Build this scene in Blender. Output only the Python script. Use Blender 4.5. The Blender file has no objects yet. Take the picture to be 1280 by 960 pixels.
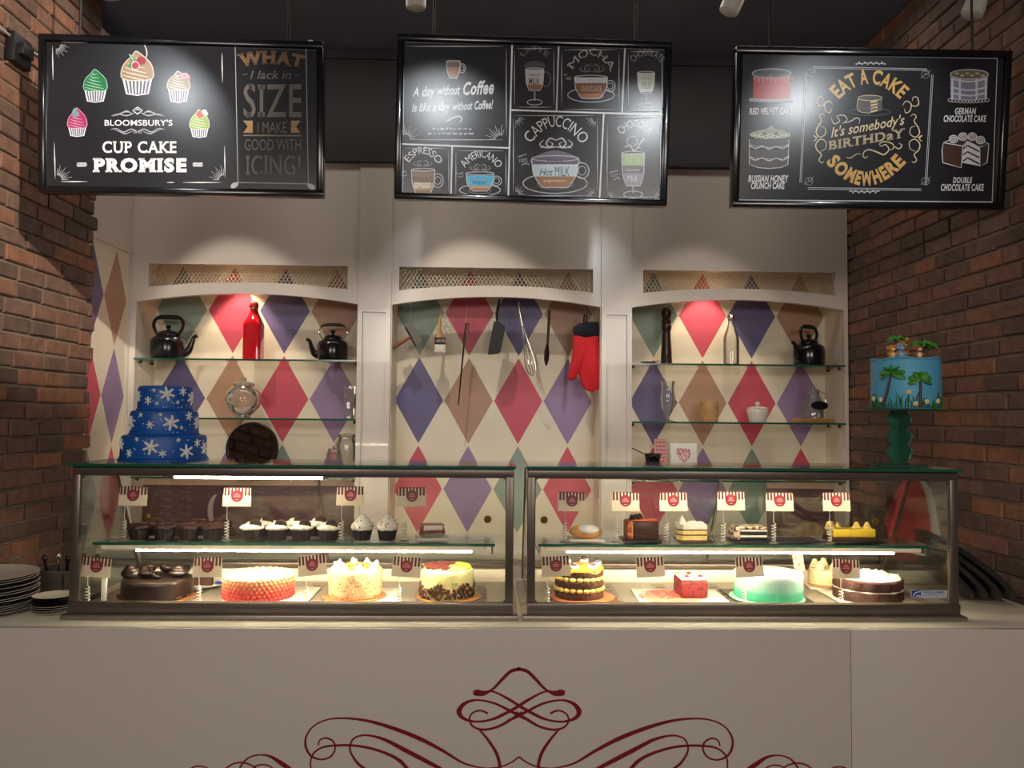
import bpy, bmesh, math, random
from mathutils import Vector, Matrix, Euler
random.seed(7)
sc = bpy.context.scene
C = sc.collection
rad = math.radians

# ---------------------------------------------------------------- camera
CAMZ = 1.57
def cam_axes(yaw=-1.5, pitch=2.4, roll=0.49):
    y, p, r = rad(yaw), rad(pitch), rad(roll)
    fwd = Vector((-math.sin(y)*math.cos(p), math.cos(y)*math.cos(p), math.sin(p)))
    right = Vector((math.cos(y), math.sin(y), 0)); up = right.cross(fwd)
    c, s = math.cos(r), math.sin(r)
    return fwd, c*right + s*up, -s*right + c*up
FW, RT, UP = cam_axes()
cam_data = bpy.data.cameras.new('camera'); cam = bpy.data.objects.new('camera', cam_data); C.objects.link(cam)
cam_data.sensor_width = 36; cam_data.lens = 28.125; cam_data.clip_start = 0.05
M4 = Matrix((RT, UP, -FW)).transposed().to_4x4(); M4.translation = Vector((0, 0, CAMZ))
cam.matrix_world = M4
sc.camera = cam

# ---------------------------------------------------------------- world, exposure, room lights
sc.view_settings.view_transform = 'Standard'; sc.view_settings.look = 'None'
sc.view_settings.gamma = 1; sc.view_settings.use_curve_mapping = False
sc.view_settings.exposure = 0.0
w = bpy.data.worlds.new('world'); sc.world = w; w.use_nodes = True
w.node_tree.nodes['Background'].inputs[0].default_value = (0.9, 0.85, 0.8, 1)
w.node_tree.nodes['Background'].inputs[1].default_value = 0.13

def area(name, loc, target, sx, sy, power, col=(1, .9, .78)):
    l = bpy.data.lights.new(name, 'AREA'); l.shape = 'RECTANGLE'; l.size = sx; l.size_y = sy; l.energy = power; l.color = col
    o = bpy.data.objects.new(name, l); C.objects.link(o); o.location = loc
    o.rotation_euler = (Vector(target)-Vector(loc)).to_track_quat('-Z', 'Y').to_euler(); return o
def spot(name, loc, target, power, angle, blend=.3, size=.03, col=(1, .88, .74), parent=None):
    l = bpy.data.lights.new(name, 'SPOT'); l.energy = power; l.spot_size = rad(angle); l.spot_blend = blend; l.shadow_soft_size = size; l.color = col
    o = bpy.data.objects.new(name, l); C.objects.link(o); o.location = loc
    o.rotation_euler = (Vector(target)-Vector(loc)).to_track_quat('-Z', 'Y').to_euler(); return o
# unseen soft area lights added behind the customer as ambient fill
area('ambient_fill', (-1.2, -1.5, 2.45), (-.7, 2.2, .7), 1.2, .6, 29, (1, .90, .80))
area('ambient_fill', (1.2, -1.5, 2.45), (.7, 2.2, .7), 1.2, .6, 29, (1, .90, .80))
# spots hung in front of the menu boards (above the frame)
COOL = (.90, .96, 1)
spot('board_spot', (-1.33, 1.42, 2.95), (-1.17, 2.57, 2.47), 13, 30, .18, .025, COOL)
spot('board_spot', (-.30, 1.35, 2.84), (-.17, 2.57, 2.42), 19, 27, .3, .025, COOL)
spot('board_spot', (.70, 1.35, 2.78), (.45, 2.57, 2.38), 19, 26, .3, .025, COOL)
spot('board_spot', (1.43, 1.30, 2.75), (1.16, 2.5, 2.47), 20, 36, .5, .025, COOL)
# wall washers: the left one throws the cupcake board's shadow on the bricks
spot('wall_spot', (.62, .05, 3.18), (-1.63, 2.7, 2.5), 560, 26, .5, .03, (1, .90, .76))
spot('wall_spot', (.3, .4, 3.15), (1.68, 2.9, 1.75), 20, 44, .9, .05, (1, .85, .70))
# unseen fill light added over the aisle, brightens cabinet doors and facade
area('aisle_fill', (0, 3.05, 3.22), (0, 3.05, 0), 3.0, .25, 6.5, (1, .93, .84))
# the cabinet spots (their heads show at the top of the photograph)
WARM = (1, .92, .80)
spot('cabinet_spot', (-1.30, 2.88, 3.04), (-1.12, 3.78, 1.45), 34, 46, .35, .02, WARM)
spot('cabinet_spot', (-.27, 2.88, 3.04), (.02, 3.78, 1.45), 39, 46, .35, .02, WARM)
spot('cabinet_spot', (.86, 2.88, 3.04), (1.0, 3.78, 1.45), 16, 46, .4, .02, WARM)

# ---------------------------------------------------------------- pixel helpers (photo taken as 1280 x 960)
def ray(px, py): return FW + RT*((px-640)/1000.) - UP*((py-480)/1000.)
CAM = Vector((0, 0, CAMZ))
def PY(px, py, Y):
    d = ray(px, py); return CAM + d*(Y/d.y)
def PX(px, py, X):
    d = ray(px, py); return CAM + d*(X/d.x)
def PZ(px, py, Z):
    d = ray(px, py); return CAM + d*((Z-CAMZ)/d.z)

# ---------------------------------------------------------------- materials
def lin(c):
    c = c/255.; return c/12.92 if c <= .04045 else ((c+.055)/1.055)**2.4
def rgb(r, g, b): return (lin(r), lin(g), lin(b), 1)
MATS = {}
def mat(name, col, rough=.5, metal=0., noise=0., nscale=40, bump=0., bscale=80, emit=0, spec=.5, coat=0, trans=0, sss=0):
    if name in MATS: return MATS[name]
    m = bpy.data.materials.new(name); m.use_nodes = True; nt = m.node_tree; b = nt.nodes['Principled BSDF']
    if len(col) == 3: col = rgb(*col)
    b.inputs['Base Color'].default_value = col; b.inputs['Roughness'].default_value = rough; b.inputs['Metallic'].default_value = metal
    b.inputs['Specular IOR Level'].default_value = spec; b.inputs['Coat Weight'].default_value = coat
    if trans: b.inputs['Transmission Weight'].default_value = trans
    tc = nt.nodes.new('ShaderNodeTexCoord')
    n = nt.nodes.new('ShaderNodeTexNoise'); n.inputs['Scale'].default_value = nscale; n.inputs['Detail'].default_value = 4
    nt.links.new(tc.outputs['Object'], n.inputs['Vector'])
    if noise >= 0:
        k = noise if noise > 0 else .04
        mr = nt.nodes.new('ShaderNodeMapRange'); mr.inputs['From Min'].default_value = .3; mr.inputs['From Max'].default_value = .7
        mr.inputs['To Min'].default_value = 1-k; mr.inputs['To Max'].default_value = 1+k
        nt.links.new(n.outputs['Fac'], mr.inputs['Value'])
        mx = nt.nodes.new('ShaderNodeVectorMath'); mx.operation = 'SCALE'; mx.inputs[0].default_value = col[:3]
        nt.links.new(mr.outputs['Result'], mx.inputs['Scale']); nt.links.new(mx.outputs['Vector'], b.inputs['Base Color'])
    if bump:
        n2 = nt.nodes.new('ShaderNodeTexNoise'); n2.inputs['Scale'].default_value = bscale; n2.inputs['Detail'].default_value = 5
        nt.links.new(tc.outputs['Object'], n2.inputs['Vector'])
        bp = nt.nodes.new('ShaderNodeBump'); bp.inputs['Strength'].default_value = bump; bp.inputs['Distance'].default_value = .004
        nt.links.new(n2.outputs['Fac'], bp.inputs['Height']); nt.links.new(bp.outputs['Normal'], b.inputs['Normal'])
    if emit:
        b.inputs['Emission Color'].default_value = col; b.inputs['Emission Strength'].default_value = emit
    MATS[name] = m; return m
def ramp_mat(name, stops, z0, z1, rough=.5, jitter=0., jscale=60, bump=0, interp='LINEAR', axis='Z', bscale=90):
    """colour by height inside the object"""
    m = bpy.data.materials.new(name); m.use_nodes = True; nt = m.node_tree; b = nt.nodes['Principled BSDF']; b.inputs['Roughness'].default_value = rough
    tc = nt.nodes.new('ShaderNodeTexCoord'); sx = nt.nodes.new('ShaderNodeSeparateXYZ'); nt.links.new(tc.outputs['Object'], sx.inputs[0])
    n = nt.nodes.new('ShaderNodeTexNoise'); n.inputs['Scale'].default_value = jscale; nt.links.new(tc.outputs['Object'], n.inputs['Vector'])
    ma = nt.nodes.new('ShaderNodeMath'); ma.operation = 'MULTIPLY_ADD'; ma.inputs[1].default_value = jitter; nt.links.new(n.outputs['Fac'], ma.inputs[0]); nt.links.new(sx.outputs[axis], ma.inputs[2])
    mr = nt.nodes.new('ShaderNodeMapRange'); mr.inputs['From Min'].default_value = z0+jitter*.5; mr.inputs['From Max'].default_value = z1+jitter*.5; nt.links.new(ma.outputs[0], mr.inputs['Value'])
    r = nt.nodes.new('ShaderNodeValToRGB'); r.color_ramp.interpolation = interp
    e = r.color_ramp.elements
    while len(e) < len(stops): e.new(.5)
    for el, (p, c) in zip(e, stops): el.position = p; el.color = rgb(*c)
    nt.links.new(mr.outputs['Result'], r.inputs['Fac']); nt.links.new(r.outputs['Color'], b.inputs['Base Color'])
    if bump:
        n2 = nt.nodes.new('ShaderNodeTexNoise'); n2.inputs['Scale'].default_value = bscale; n2.inputs['Detail'].default_value = 4; nt.links.new(tc.outputs['Object'], n2.inputs['Vector'])
        bp = nt.nodes.new('ShaderNodeBump'); bp.inputs['Strength'].default_value = bump; bp.inputs['Distance'].default_value = .004
        nt.links.new(n2.outputs['Fac'], bp.inputs['Height']); nt.links.new(bp.outputs['Normal'], b.inputs['Normal'])
    return m
def speckle_mat(name, c1, c2, scale=120, thr=.5, rough=.6, bump=.6):
    m = bpy.data.materials.new(name); m.use_nodes = True; nt = m.node_tree; b = nt.nodes['Principled BSDF']; b.inputs['Roughness'].default_value = rough
    tc = nt.nodes.new('ShaderNodeTexCoord'); n = nt.nodes.new('ShaderNodeTexNoise'); n.inputs['Scale'].default_value = scale; n.inputs['Detail'].default_value = 3
    nt.links.new(tc.outputs['Object'], n.inputs['Vector'])
    r = nt.nodes.new('ShaderNodeValToRGB'); r.color_ramp.elements[0].position = thr-.06; r.color_ramp.elements[1].position = thr+.06
    r.color_ramp.elements[0].color = rgb(*c1); r.color_ramp.elements[1].color = rgb(*c2)
    nt.links.new(n.outputs['Fac'], r.inputs['Fac']); nt.links.new(r.outputs['Color'], b.inputs['Base Color'])
    bp = nt.nodes.new('ShaderNodeBump'); bp.inputs['Strength'].default_value = bump; bp.inputs['Distance'].default_value = .003
    nt.links.new(n.outputs['Fac'], bp.inputs['Height']); nt.links.new(bp.outputs['Normal'], b.inputs['Normal'])
    return m
def glass_mat(name, tint=(1, 1, 1), edge=(.8, .9, .85), refl=1.0, ior=1.45, dens=.25, body=None, bw=.4):
    m = bpy.data.materials.new(name); m.use_nodes = True; nt = m.node_tree; nt.nodes.clear()
    out = nt.nodes.new('ShaderNodeOutputMaterial'); tr = nt.nodes.new('ShaderNodeBsdfTransparent'); gl = nt.nodes.new('ShaderNodeBsdfGlossy')
    gl.inputs['Roughness'].default_value = .02
    lw = nt.nodes.new('ShaderNodeLayerWeight'); lw.inputs['Blend'].default_value = dens
    mc = nt.nodes.new('ShaderNodeMix'); mc.data_type = 'RGBA'; mc.inputs['A'].default_value = (*tint, 1); mc.inputs['B'].default_value = (*edge, 1)
    nt.links.new(lw.outputs['Facing'], mc.inputs['Factor']); nt.links.new(mc.outputs['Result'], tr.inputs['Color'])
    fr = nt.nodes.new('ShaderNodeFresnel'); fr.inputs['IOR'].default_value = ior
    mu = nt.nodes.new('ShaderNodeMath'); mu.operation = 'MULTIPLY'; mu.inputs[1].default_value = refl; mu.use_clamp = True; nt.links.new(fr.outputs[0], mu.inputs[0])
    ms = nt.nodes.new('ShaderNodeMixShader'); nt.links.new(mu.outputs[0], ms.inputs[0]); nt.links.new(tr.outputs[0], ms.inputs[1]); nt.links.new(gl.outputs[0], ms.inputs[2])
    if body:
        df = nt.nodes.new('ShaderNodeBsdfDiffuse'); df.inputs[0].default_value = rgb(*body); m2 = nt.nodes.new('ShaderNodeMixShader'); m2.inputs[0].default_value = bw
        nt.links.new(ms.outputs[0], m2.inputs[1]); nt.links.new(df.outputs[0], m2.inputs[2]); ms = m2
    nt.links.new(ms.outputs[0], out.inputs[0]); return m
GLASS = glass_mat('clear_glass', (.99, .995, .99), (.88, .94, .91), .7)
JAR = glass_mat('jar_glass', (.975, .98, .97), (.62, .65, .63), 1.5, 1.5, .3, body=(232, 230, 222), bw=.09)
GREEN = mat('green_glass_edge', (20, 88, 66), .15, spec=.8)
STEEL = mat('brushed_dark_steel', (112, 101, 92), .34, .6, bump=.02)
STEEL2 = mat('satin_steel', (158, 148, 136), .38, .7)
CHROME = mat('chrome', (215, 212, 205), .15, 1.)
WHITE = mat('white_lacquer', (216, 205, 195), .22, noise=.01, coat=.2)
TOPW = mat('cream_worktop', (242, 233, 214), .3, noise=.02)
PAPER = mat('white_board', (240, 236, 228), .6)
BLACK = mat('black_enamel', (16, 15, 18), .18, spec=.6)
BLACKM = mat('matt_black', (20, 19, 20), .5)
LED = mat('led_tube', (255, 236, 200), .5, emit=165); LED2 = mat('led_tube_top', (255, 240, 214), .5, emit=58)

# ---------------------------------------------------------------- mesh builder
class MB:
    def __init__(s): s.v = []; s.f = []; s.m = []
    def add(s, vs, fs, m=0):
        o = len(s.v); s.v += [tuple(p) for p in vs]; s.f += [tuple(i+o for i in f) for f in fs]; s.m += [m]*len(fs)
    def bm(s, b, m=0, mtx=None):
        b.verts.ensure_lookup_table(); b.verts.index_update()
        s.add([(mtx @ v.co) if mtx else v.co for v in b.verts], [[v.index for v in f.verts] for f in b.faces], m); b.free()
    def box(s, c, d, m=0, bev=0, mtx=None, seg=2):
        b = bmesh.new(); bmesh.ops.create_cube(b, size=1); bmesh.ops.scale(b, vec=d, verts=b.verts)
        if bev: bmesh.ops.bevel(b, geom=b.edges[:], offset=bev, segments=seg, affect='EDGES', profile=.5)
        bmesh.ops.translate(b, vec=c, verts=b.verts); s.bm(b, m, mtx)
    def b2(s, x0, x1, y0, y1, z0, z1, m=0, bev=0): s.box(((x0+x1)/2, (y0+y1)/2, (z0+z1)/2), (x1-x0, y1-y0, z1-z0), m, bev)
    def lathe(s, prof, n=32, c=(0, 0, 0), m=0, wob=None, cap=True, mtx=None):
        vs = []; fs = []
        for i, (r, z) in enumerate(prof):
            for k in range(n):
                a = 2*math.pi*k/n; rr, zz = (r, z) if not wob else wob(r, z, a)
                vs.append(Vector((c[0]+rr*math.cos(a), c[1]+rr*math.sin(a), c[2]+zz)))
        for i in range(len(prof)-1):
            for k in range(n):
                k2 = (k+1) % n; fs.append((i*n+k, i*n+k2, (i+1)*n+k2, (i+1)*n+k))
        if cap:
            fs.append(tuple(range(n-1, -1, -1))); fs.append(tuple((len(prof)-1)*n+k for k in range(n)))
        if mtx: vs = [mtx @ v for v in vs]
        s.add(vs, fs, m)
    def ball(s, c, r, m=0, n=12, mtx=None):
        if not isinstance(r, (tuple, list)): r = (r, r, r)
        b = bmesh.new(); bmesh.ops.create_uvsphere(b, u_segments=n, v_segments=max(6, n*2//3), radius=1)
        bmesh.ops.scale(b, vec=r, verts=b.verts)
        if mtx: bmesh.ops.transform(b, matrix=mtx, verts=b.verts)
        bmesh.ops.translate(b, vec=c, verts=b.verts); s.bm(b, m)
    def tube(s, pts, r, n=8, m=0, closed=False, smooth=0, flat=1.):
        P = [Vector(p) for p in pts]
        R = list(r) if isinstance(r, (list, tuple)) else [r]*len(P)
        if smooth: P, R = spline(P, R, smooth, closed)
        N = len(P); vs = []; fs = []; prev = None
        for i, p in enumerate(P):
            a = P[(i-1) % N] if (closed or i) else P[0]; b = P[(i+1) % N] if (closed or i < N-1) else P[-1]
            t = (b-a); t = t.normalized() if t.length > 1e-9 else Vector((0, 0, 1))
            if prev is None:
                u = t.orthogonal().normalized()
            else:
                u = prev - t*prev.dot(t); u = u.normalized() if u.length > 1e-6 else t.orthogonal().normalized()
            prev = u; v = t.cross(u)
            for k in range(n):
                g = 2*math.pi*k/n; vs.append(p+u*(R[i]*math.cos(g))+v*(R[i]*flat*math.sin(g)))
        for i in range(N if closed else N-1):
            j = (i+1) % N
            for k in range(n):
                k2 = (k+1) % n; fs.append((i*n+k, i*n+k2, j*n+k2, j*n+k))
        if not closed: fs += [tuple(range(n-1, -1, -1)), tuple((N-1)*n+k for k in range(n))]
        s.add(vs, fs, m)
    def prism(s, pts, fn, d0, d1, m=0):
        """2-D outline pts, fn(u, v, depth) -> point"""
        n = len(pts); vs = [fn(u, v, d0) for u, v in pts]+[fn(u, v, d1) for u, v in pts]
        fs = [tuple(range(n-1, -1, -1)), tuple(range(n, 2*n))]+[(i, (i+1) % n, n+(i+1) % n, n+i) for i in range(n)]
        s.add(vs, fs, m)
    def build(s, name, mats, parent=None, loc=(0, 0, 0), smooth=35, rot=None, kind=None):
        me = bpy.data.meshes.new(name); me.from_pydata(s.v, [], s.f)
        if not isinstance(mats, (list, tuple)): mats = [mats]
        for q in mats: me.materials.append(q)
        me.polygons.foreach_set('material_index', s.m)
        b = bmesh.new(); b.from_mesh(me); bmesh.ops.recalc_face_normals(b, faces=b.faces); b.to_mesh(me); b.free()
        if smooth:
            me.polygons.foreach_set('use_smooth', [True]*len(me.polygons)); me.set_sharp_from_angle(angle=rad(smooth))
        me.update()
        o = bpy.data.objects.new(name, me); C.objects.link(o); o.location = loc
        if rot: o.rotation_euler = rot
        if parent: o.parent = parent
        if kind: o['kind'] = kind
        return o
def spline(P, R, k, closed=False):
    N = len(P); Q = []; S = []
    for i in range(N if closed else N-1):
        g = (lambda j: P[j % N]) if closed else (lambda j: P[min(max(j, 0), N-1)])
        p0, p1, p2, p3 = g(i-1), g(i), g(i+1), g(i+2); r1, r2 = R[i], R[(i+1) % N]
        for q in range(k):
            t = q/k
            Q.append(.5*((2*p1)+(p2-p0)*t+(2*p0-5*p1+4*p2-p3)*t*t+(3*p1-p0-3*p2+p3)*t**3)); S.append(r1+(r2-r1)*t)
    if not closed: Q.append(P[-1]); S.append(R[-1])
    return Q, S
def thing(name, label, cat, loc=(0, 0, 0), rotz=0, group=None, rot=None):
    o = bpy.data.objects.new(name, None); C.objects.link(o); o.empty_display_size = .05
    o.location = loc; o.rotation_euler = rot if rot else (0, 0, rotz); tag(o, label, cat, group); return o
def tag(o, label, cat, group=None):
    o['label'] = label; o['category'] = cat
    if group: o['group'] = group
    return o
def struct(o): o['kind'] = 'structure'; return o

# ---------------------------------------------------------------- flat artwork (chalk boards, ornament, lettering)
def text_mesh(s, bold=0., shear=0., serif=0.):
    cu = bpy.data.curves.new('lettering', 'FONT'); cu.body = s; cu.space_character = 1+2.6*max(0, bold)+(1.2*serif if serif else 0); cu.offset = bold; cu.shear = shear; cu.resolution_u = 3
    ob = bpy.data.objects.new('lettering', cu); me = ob.to_mesh()
    vs = [(v.co.x, v.co.y) for v in me.vertices]; fs = [tuple(p.vertices) for p in me.polygons]
    ob.to_mesh_clear(); bpy.data.objects.remove(ob); bpy.data.curves.remove(cu)
    if serif:
        cap = max(v[1] for v in vs)-bold*0; base = min(v[1] for v in vs)
        cnt = {}
        for f in fs:
            for i in range(len(f)):
                e = tuple(sorted((f[i], f[(i+1) % len(f)]))); cnt[e] = cnt.get(e, 0)+1
        h = max(v[1] for v in vs)
        for lvl, sg in ((0-bold, 1), (None, -1)):
            for e, n in cnt.items():
                if n != 1: continue
                a, b = vs[e[0]], vs[e[1]]
                if abs(a[1]-b[1]) > .01: continue
                L = abs(a[0]-b[0])
                if not (.03 < L < .34): continue
                y = a[1]
                if sg == 1 and abs(y-lvl) > .03: continue
                if sg == -1 and abs(y-(.69+bold)) > .06: continue
                x0, x1 = min(a[0], b[0])-serif, max(a[0], b[0])+serif; y2 = y+sg*.11
                o = len(vs); vs += [(x0, y), (x1, y), (x1, y2), (x0, y2)]; fs.append((o, o+1, o+2, o+3))
    return vs, fs
class Art:
    def __init__(s, fn): s.fn = fn; s.mb = MB(); s.cols = []; s.mats = []; s.layer = 0; s.ox = s.oy = 0; s.sc = 1
    def at(s, ox, oy, sc): s.ox, s.oy, s.sc = ox, oy, sc; return s
    def _c(s, col):
        if col not in s.cols:
            s.cols.append(col); s.mats.append(mat('chalk_%d_%d_%d' % col, col, .28, noise=.12, nscale=300))
        return s.cols.index(col)
    def _p(s, x, y): return s.fn(s.ox+x/s.sc, s.oy+y/s.sc, .0008+.00004*s.layer)
    def faces(s, vs, fs, col):
        s.layer += 1; s.mb.add([s._p(*v) for v in vs], fs, s._c(col))
    def poly(s, pts, col, smooth=0):
        if smooth:
            P, _ = spline([Vector((x, y, 0)) for x, y in pts], [0]*len(pts), smooth, True); pts = [(p.x, p.y) for p in P]
        s.faces(pts, [tuple(range(len(pts)))], col)
    def rib(s, pts, w, col, k=6, closed=False):
        W = list(w) if isinstance(w, (list, tuple)) else [w]*len(pts)
        P, R = spline([Vector((x, y, 0)) for x, y in pts], W, k, closed) if k > 1 else ([Vector((x, y, 0)) for x, y in pts], W)
        vs = []; N = len(P)
        for i, p in enumerate(P):
            a = P[(i-1) % N] if (closed or i) else P[0]; b = P[(i+1) % N] if (closed or i < N-1) else P[-1]
            t = b-a; t = t.normalized() if t.length > 1e-9 else Vector((1, 0, 0)); n = Vector((-t.y, t.x, 0))*(R[i]/2)
            vs += [(p.x+n.x, p.y+n.y), (p.x-n.x, p.y-n.y)]
        s.faces(vs, [(2*i, 2*i+1, (2*i+3) % (2*N), (2*i+2) % (2*N)) for i in range(N if closed else N-1)], col)
    def ell(s, cx, cy, rx, ry, col, n=28, a0=0, a1=360):
        s.faces([(cx+rx*math.cos(rad(a0+(a1-a0)*i/n)), cy+ry*math.sin(rad(a0+(a1-a0)*i/n))) for i in range(n)], [tuple(range(n))], col)
    def ring(s, cx, cy, rx, ry, w, col, a0=0, a1=360, n=24):
        pts = [(cx+rx*math.cos(rad(a0+(a1-a0)*i/n)), cy+ry*math.sin(rad(a0+(a1-a0)*i/n))) for i in range(n+1)]
        s.rib(pts, w, col, 1)
    def text(s, t, x0, x1, ytop, ybase, col, bold=.01, shear=0, serif=0, y1=None, base1=None):
        """fit the capitals between ytop and ybase (y1 / base1: the same at the right end)"""
        vs, fs = text_mesh(t, bold, shear, serif); a = min(v[0] for v in vs); b = max(v[0] for v in vs); cap = .69
        y1 = ytop if y1 is None else y1; base1 = ybase if base1 is None else base1; out = []
        for x, y in vs:
            u = (x-a)/(b-a); bs = ybase+(base1-ybase)*u; tp = ytop+(y1-ytop)*u
            out.append((x0+(x1-x0)*u, bs+(tp-bs)*y/cap))
        s.faces(out, fs, col)
    def arc(s, t, p0, p1, p2, h, col, bold=.01, serif=0, shear=0):
        """baseline through p0, p1 (middle), p2; letters stand off it by h"""
        vs, fs = text_mesh(t, bold, shear, serif); a = min(v[0] for v in vs); b = max(v[0] for v in vs); out = []
        cx, cy = 2*p1[0]-(p0[0]+p2[0])/2, 2*p1[1]-(p0[1]+p2[1])/2
        for x, y in vs:
            u = (x-a)/(b-a); q = 1-u
            X = q*q*p0[0]+2*q*u*cx+u*u*p2[0]; Y = q*q*p0[1]+2*q*u*cy+u*u*p2[1]
            tx = 2*q*(cx-p0[0])+2*u*(p2[0]-cx); ty = 2*q*(cy-p0[1])+2*u*(p2[1]-cy); L = math.hypot(tx, ty)
            out.append((X+ty/L*h*y/.69, Y-tx/L*h*y/.69))
        s.faces(out, fs, col)
    def build(s, name, parent=None, loc=(0, 0, 0), label=None):
        o = s.mb.build(name, s.mats, parent, loc, 0)
        if label: o['label'] = label
        return o
# ================================================================ SETTING
XL, XR, YB = -1.63, 1.675, 3.92
floor_m = mat('floor_tiles', (70, 62, 56), .4, noise=.1, nscale=6)
m = MB(); m.b2(-6, 6, -4, 4.2, -.05, 0); struct(m.build('floor', floor_m, smooth=0))
ceil_m = mat('ceiling_paint', (92, 94, 108), .8, noise=.05, nscale=4)
m = MB(); m.b2(XL-.3, XR+.3, -1.6, 4.2, 3.27, 3.35); struct(m.build('ceiling', ceil_m, smooth=0))

# brick walls: every brick is real relief over the mortar
BR = [mat('brick_%d' % i, c, .85, noise=.22, nscale=25, bump=.5, bscale=60) for i, c in enumerate([(122, 88, 73), (108, 82, 71), (130, 92, 72), (96, 76, 67), (114, 88, 76), (138, 94, 72)])]
MORTAR = mat('mortar', (134, 120, 104), .95, noise=.15, nscale=30, bump=.6)
def brick_wall(name, X, side, y0, y1, zt, seed, jag=False):
    rnd = random.Random(seed); m = MB(); D = .018; L, H, G = .176, .0595, .009
    m.b2(min(X-side*.1, X-side*D*.55), max(X-side*.1, X-side*D*.55), y0, y1-(.03 if jag else 0), 0, zt, 6)
    row = 0; z = 0
    while z < zt:
        y = y0-(L/2 if row % 2 else 0)-rnd.random()*.03
        while y < y1-.01:
            l = L*rnd.uniform(.9, 1.06); a, b = max(y, y0), min(y+l-G, y1)
            if jag and b > y1-.03: b = y1+rnd.uniform(-.022, .016)
            if b-a > .015:
                z0, z1 = z+G/2+rnd.uniform(-.0015, .0015), min(z+H-G/2+rnd.uniform(-.0015, .0015), zt)
                o = rnd.uniform(-.003, .005); ch = .005
                xf = X+side*o; xb = X-side*D
                q = [(xb, a, z0), (xb, b, z0), (xb, b, z1), (xb, a, z1), (xf-side*ch, a, z0), (xf-side*ch, b, z0), (xf-side*ch, b, z1), (xf-side*ch, a, z1)]
                j = lambda: rnd.uniform(.002, .006)
                q += [(xf, a+j(), z0+j()), (xf, b-j(), z0+j()), (xf, b-j(), z1-j()), (xf, a+j(), z1-j())]
                f = [(0, 1, 5, 4), (1, 2, 6, 5), (2, 3, 7, 6), (3, 0, 4, 7), (4, 5, 9, 8), (5, 6, 10, 9), (6, 7, 11, 10), (7, 4, 8, 11), (8, 9, 10, 11)]
                m.add(q, f, rnd.choice([0, 0, 1, 1, 2, 3, 3, 4, 5]))
            y += l
        z += H; row += 1
    return struct(m.build(name, BR+[MORTAR], smooth=0))
brick_wall('wall_left', XL, 1, .6, 3.30, 3.27, 3, True)
brick_wall('wall_right', XR+.004, -1, .6, 3.9, 3.27, 5)

# harlequin wallpaper
GRN, RED, PUR, BRN, LAV, CRM = (134, 152, 140), (196, 78, 98), (98, 90, 132), (172, 134, 110), (146, 122, 160), (224, 213, 192)
def wallpaper(name, axis, start, sp, flip=False, shift=0):
    m = bpy.data.materials.new(name); m.use_nodes = True; nt = m.node_tree; b = nt.nodes['Principled BSDF']; b.inputs['Roughness'].default_value = .42
    N = nt.nodes.new; Lk = nt.links.new
    def mth(op, a, b_=None, c_=None):
        n = N('ShaderNodeMath'); n.operation = op
        for i, v in enumerate((a, b_, c_)):
            if v is None: continue
            if isinstance(v, (int, float)): n.inputs[i].default_value = v
            else: Lk(v, n.inputs[i])
        return n.outputs[0]
    tc = N('ShaderNodeTexCoord'); s = N('ShaderNodeSeparateXYZ'); Lk(tc.outputs['Object'], s.inputs[0])
    u = mth('ADD', mth('DIVIDE', mth('SUBTRACT', s.outputs[axis], start), sp), 40.5)
    v = mth('DIVIDE', mth('SUBTRACT', 2.297, s.outputs['Z']), .431)
    fu = mth('ABSOLUTE', mth('SUBTRACT', mth('FRACT', u), .5)); fv = mth('ABSOLUTE', mth('SUBTRACT', mth('FRACT', mth('ADD', v, 40)), .5))
    d = mth('LESS_THAN', mth('ADD', fu, fv), .488)
    col = mth('MODULO', mth('ADD', mth('FLOOR', u), shift), 4); row = mth('MODULO', mth('ADD', mth('FLOOR', v), 3), 3)
    fac = mth('DIVIDE', mth('ADD', mth('MULTIPLY_ADD', row, 4, col), .5), 12)
    r = N('ShaderNodeValToRGB'); r.color_ramp.interpolation = 'CONSTANT'
    tab = [GRN, RED, PUR, BRN, PUR, BRN, RED, LAV, RED, LAV, GRN, RED]; e = r.color_ramp.elements
    while len(e) < 12: e.new(.5)
    for i, c in enumerate(tab): e[i].position = i/12; e[i].color = rgb(*c)
    Lk(fac, r.inputs['Fac'])
    mx = N('ShaderNodeMix'); mx.data_type = 'RGBA'; mx.inputs['A'].default_value = rgb(*CRM); Lk(r.outputs['Color'], mx.inputs['B']); Lk(d, mx.inputs['Factor'])
    n = N('ShaderNodeTexNoise'); n.inputs['Scale'].default_value = 9; n.inputs['Detail'].default_value = 5; Lk(tc.outputs['Object'], n.inputs['Vector'])
    sc_ = N('ShaderNodeVectorMath'); sc_.operation = 'SCALE'; Lk(mx.outputs['Result'], sc_.inputs[0]); Lk(mth('MULTIPLY_ADD', n.outputs['Fac'], .14, .93), sc_.inputs['Scale'])
    Lk(sc_.outputs[0], b.inputs['Base Color']); return m
NX = [(-1.632, -.62), (-.461, .505), (.654, 1.655)]       # the three niches
m = MB()
for i, (a, b) in enumerate([(-1.75, -.54), (-.54, .58), (.58, 1.75)]): m.b2(a, b, YB, YB+.05, 0, 2.6, i)
struct(m.build('wall_back', [wallpaper('wallpaper_a', 'X', -1.508, .249), wallpaper('wallpaper_b', 'X', -.352, .243), wallpaper('wallpaper_c', 'X', .80, .244)], smooth=0))
m = MB(); m.b2(-1.75, -1.66, 3.0, 3.668, 0, 2.305)
struct(m.build('wall_side', wallpaper('wallpaper_side', 'Y', 3.557, .215, shift=3), smooth=0))
m = MB(); m.b2(-1.75, -1.655, 3.0, 3.72, 2.305, 3.2); m.b2(-1.75, -1.657, 3.668, 3.72, 0, 2.305); struct(m.build('trim_2', WHITE, smooth=0))
dark = mat('dark_bulkhead', (50, 48, 51), .7)
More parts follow.
